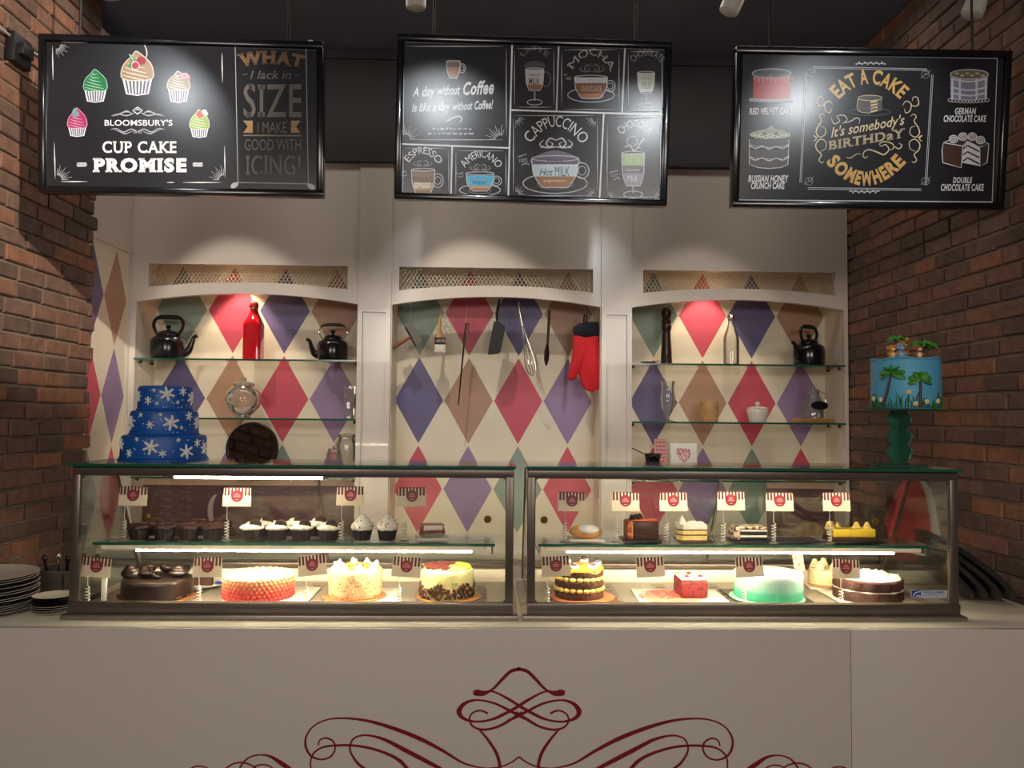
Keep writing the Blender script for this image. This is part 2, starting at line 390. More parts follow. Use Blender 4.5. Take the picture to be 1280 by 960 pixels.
m = MB(); m.b2(XL-.1, XR, 3.66, 4.0, 2.745, 3.27); m.b2(XL-.1, XR, 3.645, 3.67, 3.22, 3.245); struct(m.build('trim_1', dark, smooth=0))

# ---------------------------------------------------------------- wall cabinet with three arched niches
cab = thing('wall_cabinet', 'white lacquered wall cabinet with three arched niches behind the counter', 'cabinet', (0, 3.7, 0))
def zb(u): return 2.088+.042*(1-u*u)
def zt(u): return 2.150+.033*(1-u*u)
ZM = 2.265; ZC = 2.745; Z0 = 1.0
m = MB(); T = .03
MX = [(PY(185.5, 345, 3.7).x, PY(434.6, 345, 3.7).x), (PY(498.9, 350, 3.7).x, PY(741.4, 350, 3.7).x), (PY(804, 352, 3.7).x, PY(1045, 352, 3.7).x)]
def cell(x0, x1, za0, za1, zb0, zb1, y0=0, y1=T):
    q = [(x0, y0, za0), (x1, y0, za1), (x1, y0, zb1), (x0, y0, zb0), (x0, y1, za0), (x1, y1, za1), (x1, y1, zb1), (x0, y1, zb0)]
    m.add(q, [(0, 1, 2, 3), (7, 6, 5, 4), (0, 4, 5, 1), (2, 6, 7, 3), (0, 3, 7, 4), (1, 5, 6, 2)])
edges = [-1.66]+[e for n in NX for e in n]+[1.673]
for i in range(0, 8, 2): cell(edges[i], edges[i+1], Z0, Z0, ZC, ZC)
for (a, b), (ma, mb_) in zip(NX, MX):
    xs = sorted([a+(b-a)*k/28 for k in range(29)]+[ma, mb_]); U = lambda x: (2*x-a-b)/(b-a)
    for x0, x1 in zip(xs, xs[1:]):
        mid = (x0+x1)/2
        if ma < mid < mb_:
            cell(x0, x1, zb(U(x0)), zb(U(x1)), zt(U(x0)), zt(U(x1))); cell(x0, x1, ZM, ZM, ZC, ZC)
        else: cell(x0, x1, zb(U(x0)), zb(U(x1)), ZC, ZC)
m.build('facade', WHITE, cab)
for (a, b) in NX:
    m = MB()
    m.b2(a-.012, a, T, YB-3.7, Z0, 2.36); m.b2(b, b+.012, T, YB-3.7, Z0, 2.36); m.b2(a, b, T, YB-3.7, 2.36, 2.375)
    m.build('niche_lining', mat('niche_paint', (224, 212, 190), .4), cab, smooth=0)
for a, b in ((-.62, -.461), (.505, .654)):
    m = MB(); p = -.012; w_ = .026
    m.b2(a+.004, b-.004, p, 0, Z0, 2.085)
    m.b2(a+.004, a+w_, 2*p, p, Z0, 2.085); m.b2(b-w_, b-.004, 2*p, p, Z0, 2.085); m.b2(a+w_, b-w_, 2*p, p, 2.05, 2.085); m.b2(a+w_, b-w_, 2*p, p, Z0, Z0+.06)
    m.b2(a+.004, b-.004, p, 0, 2.08, ZC)
    m.build('pilaster', WHITE, cab, smooth=0)
gr_m = mat('grille_metal', (206, 192, 168), .4, .3)
for (a, b), (ma, mb_) in zip(NX, MX):
    m = MB(); z0, z1 = 2.140, ZM+.003; H = z1-z0; st = .0185; k = 0.62
    x = ma-H*k
    def stick(xa, za, xb, zb_):
        d = Vector((xb-xa, 0, zb_-za)); L = d.length
        if L < 1e-4: return
        n = Vector((-d.z, 0, d.x))/L*.0011; A, B = Vector((xa, T+.004, za)), Vector((xb, T+.004, zb_))
        vs = [A+n, A-n, B-n, B+n]; vs += [v+Vector((0, .002, 0)) for v in vs]
        m.add(vs, [(0, 1, 2, 3), (7, 6, 5, 4), (0, 4, 5, 1), (1, 5, 6, 2), (2, 6, 7, 3), (3, 7, 4, 0)])
    while x < mb_:
        for s in (0, 1):
            xa, xb = (x, x+H*k) if s == 0 else (x+H*k, x); za, zc = z0, z1
            def clip(xa, za, xb, zc):
                if xa > xb: xa, za, xb, zc = xb, zc, xa, za
                if xb < ma or xa > mb_: return None
                if xa < ma: za += (zc-za)*(ma-xa)/(xb-xa); xa = ma
                if xb > mb_: zc = za+(zc-za)*(mb_-xa)/(xb-xa); xb = mb_
                return xa, za, xb, zc
            c = clip(xa, za, xb, zc)
            if c: stick(*c)
        x += st
    m.build('wire_grille', gr_m, cab, smooth=0)
def shelf(i, z, x0, x1):
    m = MB(); y0, y1 = -.012, .20
    m.b2(x0, x1, y0, y1, z-.008, z, 0); m.b2(x0, x1, y0-.0008, y0, z-.008, z, 1)
    g = m.build('glass_shelf', [GLASS, GREEN], cab, smooth=0)
    for x in (x0+.012, x1-.012):
        for y in (.035, .16):
            m = MB(); m.lathe([(.004, 0), (.006, .002), (.006, .014)], 10, (x, y, z-.0225)); m.box((x+(.004 if x > (x0+x1)/2 else -.004), y, z-.016), (.02, .006, .006))
            m.build('shelf_bracket', mat('bronze', (88, 72, 56), .35, .9), g)
for i, (a, b) in ((0, NX[0]), (2, NX[2])):
    for z in (1.828, 1.557, 1.288): shelf(i, z, a, b)
m = MB(); m.b2(XL-.02, XR-.002, -.28, YB-3.7, .965, 1.0, bev=.004); m.build('worktop', TOPW, cab)
m = MB(); m.b2(XL-.02, XR-.002, -.25, YB-3.7, 0, .965); m.build('base_unit', WHITE, cab, smooth=0)
for k in range(6):
    x0 = XL+.02+k*.548; m = MB(); m.b2(x0, x0+.53, -.268, -.25, .12, .94, bev=.003); m.b2(x0+.06, x0+.47, -.274, -.268, .2, .87, bev=.003)
    d = m.build('door', WHITE, cab); m = MB(); m.tube([(x0+.49, -.27, .82), (x0+.49, -.295, .825), (x0+.49, -.295, .895), (x0+.49, -.27, .9)], .005); m.build('handle', CHROME, d)
# niche downlights (their light falls on the paper)
for k, (px, p) in enumerate(((300, 20), (884, 15))):
    X = PY(px, 370, 3.84).x
    t = thing('downlight', ('small round downlight above the red diamond in the left arched niche', 'small round downlight above the red diamond in the right arched niche')[k], 'downlight', (X, 3.80, 2.36), group='niche downlights')
    m = MB(); m.lathe([(.03, 0), (.034, -.004), (.034, -.012), (.026, -.014)], 24); m.build('rim', CHROME, t)
    m = MB(); m.lathe([(.024, -.0142), (.0, -.0145)], 20, cap=False); m.build('lens', mat('lamp_lens', (255, 225, 170), .5, emit=6), t)
    spot('downlight_beam', (X, 3.80, 2.335), (X, 3.812, 1.5), p, 72, .35, .012, (1, .82, .58))

# ---------------------------------------------------------------- serving counter
ctr = thing('serving_counter', 'long white serving counter with red scroll ornament on its front', 'counter', (0, 2.19, 0))
xs_ = PY(1064, 860, 2.185).x
m = MB(); m.b2(XL+.006, XR-.012, .013, .70, .965, 1.0, bev=.003); m.build('worktop', TOPW, ctr)
m = MB(); m.b2(XL+.006, xs_-.0008, -.005, .013, 0, 1.0, bev=.0012); m.build('front_panel', WHITE, ctr)
m = MB(); m.b2(xs_+.0008, XR-.012, -.005, .013, 0, 1.0, bev=.0012); m.build('front_panel', WHITE, ctr)
m = MB(); m.b2(XL+.03, XR-.03, .05, .68, 0, .965); m.build('carcass', BLACKM, ctr, smooth=0)
MAR = (132, 30, 40)
def orn(a, strokes):
    O = Vector((0, 2.19, 0))
    for mir in (0, 1):
        for s_, ox, oy, sc_ in strokes:
            P = []
            for q in s_:
                x = ox+q[0]/sc_; P.append(((2*648.8-x if mir else x), oy+q[1]/sc_+((x-648.8)*-.002 if mir else 0)))
            a.rib(P, [(q[2] if len(q) > 2 else 9)/sc_ for q in s_], MAR, 8)
I = (360, 820, 4.267); J = (220, 880, 6.4)
S = [([(988, 197, 22), (1010, 196, 36), (1040, 199, 28), (1075, 188, 12), (1105, 165, 14), (1145, 122, 17), (1188, 82, 18), (1232, 70, 19), (1236, 70, 19)], *I),
     ([(1065, 186), (1110, 195, 10), (1180, 232, 15), (1232, 265, 16), (1300, 305, 14), (1360, 335, 10), (1430, 350, 9)], *I),
     ([(1290, 345, 14), (1232, 318, 16), (1180, 290, 15), (1100, 252, 12), (1010, 235, 10), (945, 252, 18), (912, 295, 28), (935, 332, 18), (1000, 350, 11), (1080, 340, 12), (1160, 306, 16), (1232, 266, 17)], *I),
     ([(1066, 306, 12), (1025, 291, 10), (982, 306, 9), (968, 342, 9), (990, 378, 11), (1045, 393, 13), (1120, 377, 13), (1190, 338, 15), (1250, 300, 15)], *I),
     ([(1018, 390, 9), (1065, 445, 14), (1110, 515, 17), (1128, 575, 17), (1128, 620, 15), (1118, 660, 12)], *I),
     ([(1060, 600, 8), (1130, 592, 8), (1190, 568, 8), (1232, 538, 9)], *I),
     ([(160, 478, 6), (172, 447, 8), (208, 438, 10), (244, 460, 10), (250, 500, 9), (225, 538, 9), (175, 552, 10), (122, 532, 12), (95, 485, 13), (97, 430, 10), (135, 375, 8), (205, 341, 8), (300, 332, 10), (420, 345, 15), (560, 385, 21), (700, 440, 23), (820, 502, 17), (930, 568, 11), (1010, 592, 8), (1062, 600, 8)], *I),
     ([(128, 640, 8), (120, 570, 8), (136, 520, 9), (185, 487, 10), (260, 477, 13), (340, 477, 13), (430, 490, 14), (530, 522, 16), (600, 562, 20), (650, 620, 20)], *I),
     ([(430, 615, 16), (370, 570, 14), (332, 505, 10), (342, 450, 9), (382, 426, 9), (440, 425, 11), (520, 448, 18), (620, 500, 24), (720, 552, 24), (830, 610, 18)], *I),
     ([(100, 530, 10), (140, 504, 12), (185, 497, 12), (235, 506, 10), (280, 530, 8)], *J),
     ([(380, 530, 12), (450, 482, 13), (520, 469, 13), (590, 484, 13), (650, 525, 12)], *J),
     ([(500, 530, 14), (545, 460, 14), (600, 421, 12), (680, 407, 12), (760, 422, 22), (850, 480, 38), (920, 530, 40)], *J),
     ([(600, 530, 12), (640, 497, 12), (690, 485, 12), (745, 495, 12), (790, 530, 12)], *J)]
a = Art(lambda x, y, d: PY(x, y, 2.185-d)-Vector((0, 2.19, 0))); orn(a, S); a.build('scroll_ornament', ctr, label='dark red swirling scrollwork')
# ================================================================ MENU BOARDS
PANEL = mat('chalkboard_print', (34, 34, 39), .25, noise=.12, nscale=7, spec=.5)
FRAME = mat('black_gloss_frame', (18, 18, 22), .18, spec=.6)
WH, GY, TAN, GOLD, CRE = (236, 238, 242), (170, 172, 178), (150, 122, 92), (224, 180, 108), (226, 208, 168)
def menu_board(label, cx, cz, yaw, tilt, roll, W, H, Y=2.57):
    k = Y/2.8; cx *= k; cz = CAMZ+(cz-CAMZ)*k; W *= k; H *= k            # fitted at 2.8 m, hung at Y
    ex = Vector((math.cos(roll)*math.cos(yaw), math.cos(roll)*math.sin(yaw), -math.sin(roll)))
    n = Vector((math.sin(yaw), -math.cos(yaw), 0)); ez = Vector((0, 0, 1))*math.cos(tilt)+n*math.sin(tilt)
    ez = (ez-ex*ez.dot(ex)).normalized(); ey = ez.cross(ex)           # ey points away from the viewer
    R = Matrix((ex, ey, ez)).transposed(); c = Vector((cx, Y, cz)); bot = c-ez*(H/2)
    t = thing('menu_board', label, 'menu board', bot, rot=R.to_euler(), group='menu boards hung above the counter')
    f = .022; hx = W/2; m = MB()
    m.b2(-hx, hx, -.014, .03, 0, f, bev=.005); m.b2(-hx, hx, -.014, .03, H-f, H, bev=.005)
    m.b2(-hx, -hx+f, -.014, .03, f-.004, H-f+.004, bev=.005); m.b2(hx-f, hx, -.014, .03, f-.004, H-f+.004, bev=.005)
    m.build('frame', FRAME, t)
    m = MB(); m.b2(-hx+.01, hx-.01, 0, .026, .01, H-.01); m.build('printed_panel', PANEL, t, smooth=0)
    for x in (-.33, .33):
        p = R.inverted() @ (Vector((0, 0, 3.27))-Vector((0, 0, (bot+R@Vector((x, .02, H))).z)))
        m = MB(); a = Vector((x, .015, H-.005)); m.tube([a, a+p*1.01], .004); m.build('hanging_rod', BLACKM, t)
    def fn(px, py, d):
        r = ray(px, py); k = (c-CAM).dot(ey)/r.dot(ey); q = CAM+r*k-bot
        return Vector((q.dot(ex), -d, q.dot(ez)))
    return t, fn
def spray(a, x, y, a0, a1, r, n=7, col=GY):
    for i in range(n):
        g = rad(a0+(a1-a0)*i/(n-1)); k = 1 if i % 2 else .75
        a.rib([(x+.3*r*math.cos(g), y+.3*r*math.sin(g)), (x+r*k*math.cos(g), y+r*k*math.sin(g))], [r*.05, r*.02], col, 1)
def cupcake_art(a, x0, x1, yt, ym, yb, fro, wr=(176, 180, 200)):
    w = x1-x0; cx = (x0+x1)/2
    a.poly([(x0+.04*w, ym-.02*w), (x1-.04*w, ym-.02*w), (x1-.15*w, yb-.05*w), (cx, yb), (x0+.15*w, yb-.05*w)], (92, 92, 112))
    for i in range(8):
        u = i/7; a.rib([(x0+.06*w+u*.88*w, ym), (x0+.17*w+u*.66*w, yb-.05*w)], [w*.055, w*.04], (226, 228, 236), 1)
    a.rib([(x0+.04*w, ym), (x0+.15*w, yb-.05*w), (cx, yb), (x1-.15*w, yb-.05*w), (x1-.04*w, ym)], w*.035, WH, 1)
    o = [(x0+.03*w, ym), (x0-.01*w, ym-.3*(ym-yt)), (x0+.1*w, ym-.58*(ym-yt)), (x0+.3*w, ym-.8*(ym-yt)), (cx-.06*w, yt), (cx+.06*w, yt+.04*w), (x1-.28*w, ym-.8*(ym-yt)), (x1-.08*w, ym-.58*(ym-yt)), (x1+.01*w, ym-.3*(ym-yt)), (x1-.03*w, ym), (cx, ym+.06*w)]
    a.poly(o, fro, 4)
    lt = tuple(min(255, int(c*.35+255*.62)) for c in fro)
    for i in range(6):
        u = i/5; y = yt+.12*(ym-yt)+u*.72*(ym-yt); q = .12+.36*min(1, u*1.3)
        a.rib([(cx-q*w, y+.02*w), (cx-.1*w, y+.12*w), (cx+q*.8*w, y+.22*w*min(1, .4+u))], [w*.012, w*.045, w*.012], lt, 5)
    P = [Vector((p[0], p[1], 0)) for p in o]; a.rib(o, w*.028, lt, 4, closed=True)

# ---- board 1: cupcake promise
t, fn = menu_board('black cupcake board with white lettering hung beside the left brick wall', -1.0895, 2.6156, .044, .0385, -.012, .9736, .5505)
a = Art(fn).at(50, 40, 4.571)
for P in ([(120, 60), (340, 60)], [(72, 80), (75, 275)], [(82, 630), (88, 840)], [(120, 855), (272, 855)], [(725, 860), (770, 860)], [(815, 860), (1035, 860)], [(1055, 650), (1058, 832)], [(1040, 120), (1043, 290)], [(790, 67), (980, 67)]): a.rib([P[0], ((P[0][0]+P[1][0])/2, (P[0][1]+P[1][1])/2), P[1]], [1, 7, 1], (214, 216, 220), 3)
spray(a, 100, 845, -90, 0, 85, 9); spray(a, 1050, 845, -180, -90, 85, 9); spray(a, 95, 75, 0, 90, 75, 9)
a.build('chalk_border', t)
for nm, args, ex in (('green', (252, 383, 215, 332, 402, (30, 118, 70)), 0), ('cherry', (468, 646, 112, 268, 362, (156, 130, 102)), 1), ('mocha', (730, 856, 226, 326, 404, (142, 126, 114)), 2), ('pink', (160, 268, 436, 545, 598, (168, 50, 106)), 3), ('lime', (858, 966, 446, 550, 604, (140, 164, 86)), 4)):
    a = Art(fn).at(50, 40, 4.571); cupcake_art(a, *args)
    if ex == 1:
        a.rib([(600, 160), (612, 130), (608, 100), (598, 76)], [4, 7, 7, 5], (200, 196, 190)); a.ell(580, 165, 27, 24, (150, 34, 52)); a.ell(546, 193, 22, 22, (170, 50, 64)); a.ring(546, 193, 22, 22, 5, (232, 190, 190))
        a.poly([(512, 128), (552, 158), (520, 172)], (40, 140, 90)); a.poly([(500, 195), (525, 172), (522, 215)], (40, 140, 90)); a.rib([(512, 128), (534, 162)], 4, WH, 1)
    if ex == 2: a.ell(828, 250, 18, 14, (196, 120, 140)); a.ell(848, 262, 12, 16, (196, 120, 140)); a.ring(828, 250, 18, 14, 4, (230, 190, 200))
    if ex == 3: a.poly([(182, 470), (200, 434), (225, 470), (205, 488)], (120, 150, 160), 3)
    if ex == 4: a.ell(915, 470, 20, 20, (190, 62, 60)); a.ell(940, 458, 16, 14, (220, 214, 214)); a.ell(952, 468, 10, 10, (220, 214, 214))
    a.build('cupcake_drawing', t)
a = Art(fn).at(50, 40, 4.571); a.text("BLOOMSBURY'S", 370, 757, 503, 535, WH, .012)
a.build('shop_name', t)
a = Art(fn).at(50, 40, 4.571)
for sg in (-1, 1):
    X = lambda v: 558+sg*v
    a.rib([(X(0), 430), (X(28), 448), (X(0), 470)], 5, WH, 1); a.rib([(X(12), 448), (X(0), 440)], 4, WH, 1)
    a.rib([(X(20), 462), (X(60), 478), (X(110), 470), (X(150), 480)], [3, 7, 5, 2], GY); a.rib([(X(30), 470), (X(60), 452), (X(100), 466), (X(140), 482)], [3, 6, 4, 2], GY); a.rib([(X(40), 460), (X(75), 458), (X(120), 478)], [3, 5, 2], GY)
    a.rib([(X(5), 578), (X(18), 562), (X(40), 556), (X(80), 572), (X(120), 552), (X(155), 558)], [3, 6, 6, 6, 4, 2], GY); a.rib([(X(30), 566), (X(70), 582), (X(110), 566), (X(145), 552)], [2, 6, 4, 2], GY); a.ring(X(14), 570, 10, 8, 3, GY)
a.build('flourish', t)
a = Art(fn).at(50, 40, 4.571); a.text('CUP CAKE', 357, 780, 626, 690, WH, .022, serif=.05); a.text('PROMISE', 303, 838, 726, 796, WH, .055, serif=.06)
for cx, sg in ((240, 1), (902, -1)):
    for i in range(4):
        for v in (-1, 1): a.ell(cx-20*sg+i*13*sg, 758+v*7, 8, 5, (200, 204, 210))
    a.rib([(cx-32*sg, 760), (cx+32*sg, 758)], 3, (200, 204, 210), 1)
a.build('headline', t, label='white slab lettering')
a = Art(fn).at(280, 40, 4.57)
a.rib([(64, 70), (80, 865)], 4, GY, 1); a.rib([(468, 78), (482, 868)], 4, GY, 1); a.rib([(60, 72), (470, 78)], 4, (110, 112, 118), 1); a.rib([(78, 860), (482, 868)], 5, GY, 1)
for x, y, g in ((43, 57, 30), (487, 62, -30), (60, 876, -30), (499, 884, 30)):
    a.poly([(x+24*math.cos(q)*math.cos(rad(g))-15*math.sin(q)*math.sin(rad(g)), y+24*math.cos(q)*math.sin(rad(g))+15*math.sin(q)*math.cos(rad(g))) for q in [k*.35 for k in range(18)]], (190, 194, 198))
a.build('side_border', t)
a = Art(fn).at(280, 40, 4.57); BRW, GRY = (120, 94, 74), (106, 100, 98)  # side column lies outside the beam; its dimness is put into these colours
a.arc('WHAT', (92, 200), (268, 180), (446, 208), 70, BRW, .05, .05)
a.text('I lack in', 150, 384, 220, 268, GRY, .01, .25); a.rib([(108, 245), (135, 240)], 4, GRY, 1); a.rib([(405, 250), (430, 245)], 4, GRY, 1)
a.text('SIZE', 112, 444, 300, 484, GRY, .01, 0, .05)
a.text('I MAKE', 192, 358, 514, 576, GRY, .0); a.rib([(110, 591), (440, 593)], 8, (132, 120, 110), 1)
a.text('GOOD WITH', 118, 440, 612, 676, GRY, .0); a.text('ICING!', 126, 440, 704, 818, GRY, .0, 0, .05)
for x, sg in ((110, 1), (438, -1)): a.poly([(x, 507), (x+55*sg, 507), (x+55*sg, 576), (x, 576), (x+26*sg, 541)], (170, 136, 98))
a.build('side_slogan', t, label='brown and grey lettering with dim light put into its colours')

# ---- board 2: coffee menu
t, fn = menu_board('black coffee menu board divided by white lines, middle of the three boards', .1393, 2.6234, -.016, .0836, .017, .9719, .5787)
a = Art(fn).at(490, 40, 4.364)
a.rib([(655, 72), (634, 902)], 9, WH, 1); a.rib([(43, 611), (642, 633)], 9, WH, 1); a.rib([(328, 622), (321, 897)], 9, WH, 1)
a.at(635, 50, 6.095); a.rib([(386, 50), (369, 545)], 12, (200, 204, 214), 1); a.rib([(891, 66), (868, 555)], 12, (206, 210, 218), 1); a.rib([(20, 534), (1190, 572)], 13, WH, 1)
a.at(635, 135, 6.095); a.rib([(729, 42), (697, 704)], 12, WH, 1)
a.build('dividing_lines', t)
a = Art(fn).at(490, 40, 4.364)
def tile(a, x0, y0, x1, y1, s):
    L = lambda p, q: a.rib([p, ((p[0]+q[0])/2, (p[1]+q[1])/2), q], [1, 6*s, 1], (190, 192, 198), 3)
    i = 14*s; L((x0+i*2, y0+i), (x1-i*2, y0+i)); L((x0+i*2, y1-i), (x1-i*2, y1-i)); L((x0+i, y0+i*2), (x0+i, y1-i*2)); L((x1-i, y0+i*2), (x1-i, y1-i*2))
tile(a, 46, 62, 640, 605, 1.2); tile(a, 48, 622, 322, 900, .9); tile(a, 336, 636, 634, 904, .9)
spray(a, 75, 585, -110, -5, 80, 9, (206, 208, 214)); spray(a, 590, 590, -175, -70, 85, 9, (206, 208, 214))
a.at(635, 50, 6.095); tile(a, 32, 50, 366, 530, 1.2); tile(a, 392, 60, 862, 548, 1.2); tile(a, 898, 75, 1190, 560, 1.2)
a.at(635, 135, 6.095); tile(a, 22, 40, 700, 690, 1.4); tile(a, 735, 55, 1180, 700, 1.4)
for x, y, g0, g1 in ((60, 75, 0, 90), (665, 85, 90, 180), (60, 660, -90, 0), (655, 675, -180, -90), (760, 690, -90, 0), (1150, 690, -180, -90)): spray(a, x, y, g0, g1, 75, 8, (200, 202, 208))
a.build('chalk_border', t)
a = Art(fn).at(490, 40, 4.364)
a.text('A day', 112, 236, 305, 352, WH, .03, .3, 0, 296, 348); a.text('without', 250, 372, 296, 345, WH, .03, .3, 0, 290, 340); a.text('Coffee', 388, 556, 278, 343, WH, .03, .3, 0, 262, 336)
a.text('is like a day', 108, 318, 392, 436, WH, .03, .3, 0, 382, 428); a.text('without Coffee!', 332, 552, 386, 427, WH, .03, .3, 0, 372, 418)
a.rib([(284, 497), (315, 480), (345, 464), (372, 462), (382, 478), (366, 494)], [2, 8, 9, 8, 6, 3], WH)
for y, x0, x1 in ((530, 218, 438), (556, 195, 462)):
    x = x0
    while x < x1-10:
        d = random.uniform(12, 34); a.rib([(x, y+random.uniform(-2, 2)), (min(x+d, x1), y)], random.choice([6, 8, 9]), (200, 202, 208), 1); x += d+7
a.build('slogan', t, label='white brush script')
def cup_art(a, x0, x1, y0, y1, bands, hx=None, saucer=None, ln=4):
    """bands: list of (fraction from, fraction to, colour) of a round-bottomed cup"""
    cx = (x0+x1)/2; hw = (x1-x0)/2; wf = lambda u: hw*(1-.10*u-.55*max(0, u-.45)**1.5*1.6)
    if saucer: a.ring(cx, saucer[0], saucer[1], saucer[2], ln*1.2, (200, 202, 210)); a.ring(cx, saucer[0]+ln, saucer[1]*.55, saucer[2]*.5, ln*.7, (150, 152, 160))
    if hx: a.ring(x1-.02*hw+hx*.35, y0+(y1-y0)*.42, hx*.62, (y1-y0)*.27, ln*1.4, (196, 198, 206)); a.ring(x1-.02*hw+hx*.35, y0+(y1-y0)*.42, hx*.36, (y1-y0)*.15, ln, (196, 198, 206))
    for u0, u1, col in bands:
        n = 8; L = [(cx-wf(u0+(u1-u0)*i/n), y0+(y1-y0)*(u0+(u1-u0)*i/n)) for i in range(n+1)]; Rr = [(2*cx-x, y) for x, y in L]
        a.poly(L+Rr[::-1], col)
    n = 12; L = [(cx-wf(i/n), y0+(y1-y0)*i/n) for i in range(n+1)]; a.rib(L+[(2*cx-x, y) for x, y in L[::-1]], ln, (222, 224, 230), 1)
    a.ring(cx, y0, hw, hw*.12, ln, (210, 212, 220))
def glass_art(a, cx, hw, y0, ys, yb, bands, ln=5):
    wf = lambda u: hw*(1-.12*u-.5*max(0, u-.6)**1.4*2)
    for u0, u1, col in bands:
        n = 6; L = [(cx-wf(u0+(u1-u0)*i/n), y0+(ys-y0)*(u0+(u1-u0)*i/n)) for i in range(n+1)]; a.poly(L+[(2*cx-x, y) for x, y in L[::-1]], col)
    n = 10; L = [(cx-wf(i/n), y0+(ys-y0)*i/n) for i in range(n+1)]; a.rib(L+[(2*cx-x, y) for x, y in L[::-1]], ln, (205, 207, 214), 1)
    a.rib([(cx, ys), (cx, yb-12)], ln*2.4, (150, 150, 160), 1); a.ring(cx, yb, hw*.82, hw*.3, ln, (205, 207, 214)); a.ring(cx, y0, hw*.98, hw*.16, ln, (205, 207, 214))
a = Art(fn).at(490, 40, 4.364)
cup_art(a, 298, 372, 160, 252, [(0, .35, (120, 92, 76)), (.35, 1, (170, 122, 88))], 30); a.build('cup_drawing', t)
def flour(a, cx, cy, w, col=(150, 152, 156)):
    for sg in (-1, 1):
        a.rib([(cx, cy-.1*w), (cx+sg*.18*w, cy-.16*w), (cx+sg*.3*w, cy), (cx+sg*.18*w, cy+.1*w), (cx+sg*.1*w, cy), (cx+sg*.2*w, cy-.05*w)], [w*.02, w*.05, w*.05, w*.04, w*.03, w*.015], col)
        a.rib([(cx, cy+.1*w), (cx+sg*.3*w, cy+.12*w), (cx+sg*.5*w, cy+.02*w), (cx+sg*.36*w, cy-.12*w)], [w*.03, w*.05, w*.04, w*.015], col)
a = Art(fn).at(490, 40, 4.364); a.arc('ESPRESSO', (92, 712), (172, 664), (250, 722), 38, WH, .0); flour(a, 168, 718, 100)
cup_art(a, 106, 234, 752, 892, [(0, .28, (140, 116, 98)), (.28, .5, (120, 96, 82)), (.5, .78, (196, 160, 124)), (.78, 1, (150, 112, 84))], 48); a.text('ESPRESSO', 122, 212, 822, 850, (250, 240, 226), .03)
a.rib([(45, 760), (62, 768), (80, 758)], 5, GY); a.rib([(50, 778), (66, 786), (82, 776)], 5, GY); a.build('espresso_tile', t)
a = Art(fn).at(490, 40, 4.364); a.arc('AMERICANO', (398, 742), (488, 684), (574, 744), 40, WH, .0); flour(a, 482, 740, 110)
cup_art(a, 404, 556, 772, 868, [(0, .12, (60, 64, 72)), (.12, .72, (98, 196, 236)), (.72, .86, (226, 168, 130)), (.86, 1, (176, 112, 84))], 44, (862, 112, 30)); a.text('Water', 440, 520, 808, 832, (40, 60, 96), .0, .3)
a.rib([(352, 768), (370, 776), (388, 766)], 5, GY); a.rib([(358, 786), (374, 794), (390, 784)], 5, GY); a.build('americano_tile', t)
a = Art(fn).at(635, 50, 6.095); a.arc('LATTE', (118, 128), (200, 84), (296, 132), 40, (120, 118, 116), .0); a.poly([(130, 215), (140, 175), (205, 158), (270, 178), (278, 215), (205, 240)], (78, 76, 78), 3)  # latte greys carry the dimness outside the spot beams
a.ring(290, 300, 34, 56, 8, (110, 96, 104)); glass_art(a, 203, 70, 225, 385, 475, [(0, .72, (196, 194, 190)), (.72, 1, (150, 96, 70))]); a.text('MILK', 160, 240, 290, 338, (60, 58, 60), .01); a.text('steamed', 160, 242, 252, 274, (90, 86, 86), .0, .3); a.build('latte_tile', t)
a = Art(fn).at(635, 50, 6.095); a.arc('MOCHA', (490, 226), (642, 118), (782, 244), 54, (176, 174, 172), .0, .04); flour(a, 640, 220, 190, (104, 104, 106))  # mocha lettering greyed to show less light than the lit tiles
cup_art(a, 506, 758, 285, 445, [(0, .28, (206, 206, 216)), (.28, .78, (136, 88, 68)), (.78, 1, (176, 116, 88))], 62, (420, 178, 54), 5); a.text('CHOCOLATE', 555, 712, 350, 392, (214, 196, 184), .0); a.rib([(570, 412), (640, 422), (700, 410)], 6, (226, 150, 120))
a.rib([(425, 270), (450, 262)], 6, GY, 1); a.text('100%', 440, 480, 282, 306, GY, .0, .2); a.build('mocha_tile', t)
a = Art(fn).at(635, 50, 6.095); a.arc('CHOCOLATE', (958, 172), (1062, 118), (1164, 176), 50, (140, 144, 142), .0)
glass_art(a, 1052, 66, 250, 405, 500, [(0, .95, (206, 212, 196))]); a.text('MILK', 1018, 1090, 320, 372, (130, 134, 118), .0); a.text('white', 1022, 1088, 282, 300, (140, 144, 128), .0, .3); a.build('chocolate_tile', t)
a = Art(fn).at(635, 135, 6.095); a.arc('CAPPUCCINO', (178, 268), (366, 142), (558, 276), 84, WH, -.004); flour(a, 366, 272, 250, (206, 208, 212)); a.rib([(246, 302), (366, 296), (486, 304)], 6, (206, 208, 212))
a.poly([(186, 385), (260, 345), (360, 325), (460, 345), (536, 385), (530, 425), (190, 425)], (120, 114, 136), 3)
cup_art(a, 180, 538, 385, 606, [(0, .2, (108, 102, 124)), (.2, .62, (214, 230, 240)), (.62, 1, (168, 122, 86))], 84, (575, 246, 76), 6)
a.text('Foam', 300, 420, 388, 418, (60, 54, 80), .0, .3); a.text('Hot', 240, 345, 462, 516, (56, 60, 80), .0, .35); a.text('MILK', 358, 470, 446, 522, (52, 54, 70), -.005); a.text('espresso', 270, 440, 544, 562, (250, 226, 190), .01)
a.rib([(72, 372), (100, 366), (140, 352)], 7, GY); a.text('100%', 84, 150, 384, 416, GY, .0, .1); a.rib([(104, 436), (135, 424), (164, 432)], 7, GY); a.build('cappuccino_tile', t)
a = Art(fn).at(635, 135, 6.095); a.arc('CHOCORA', (868, 204), (966, 150), (1070, 206), 60, WH, -.004); a.text('shake', 940, 988, 206, 218, WH, .0, .2)
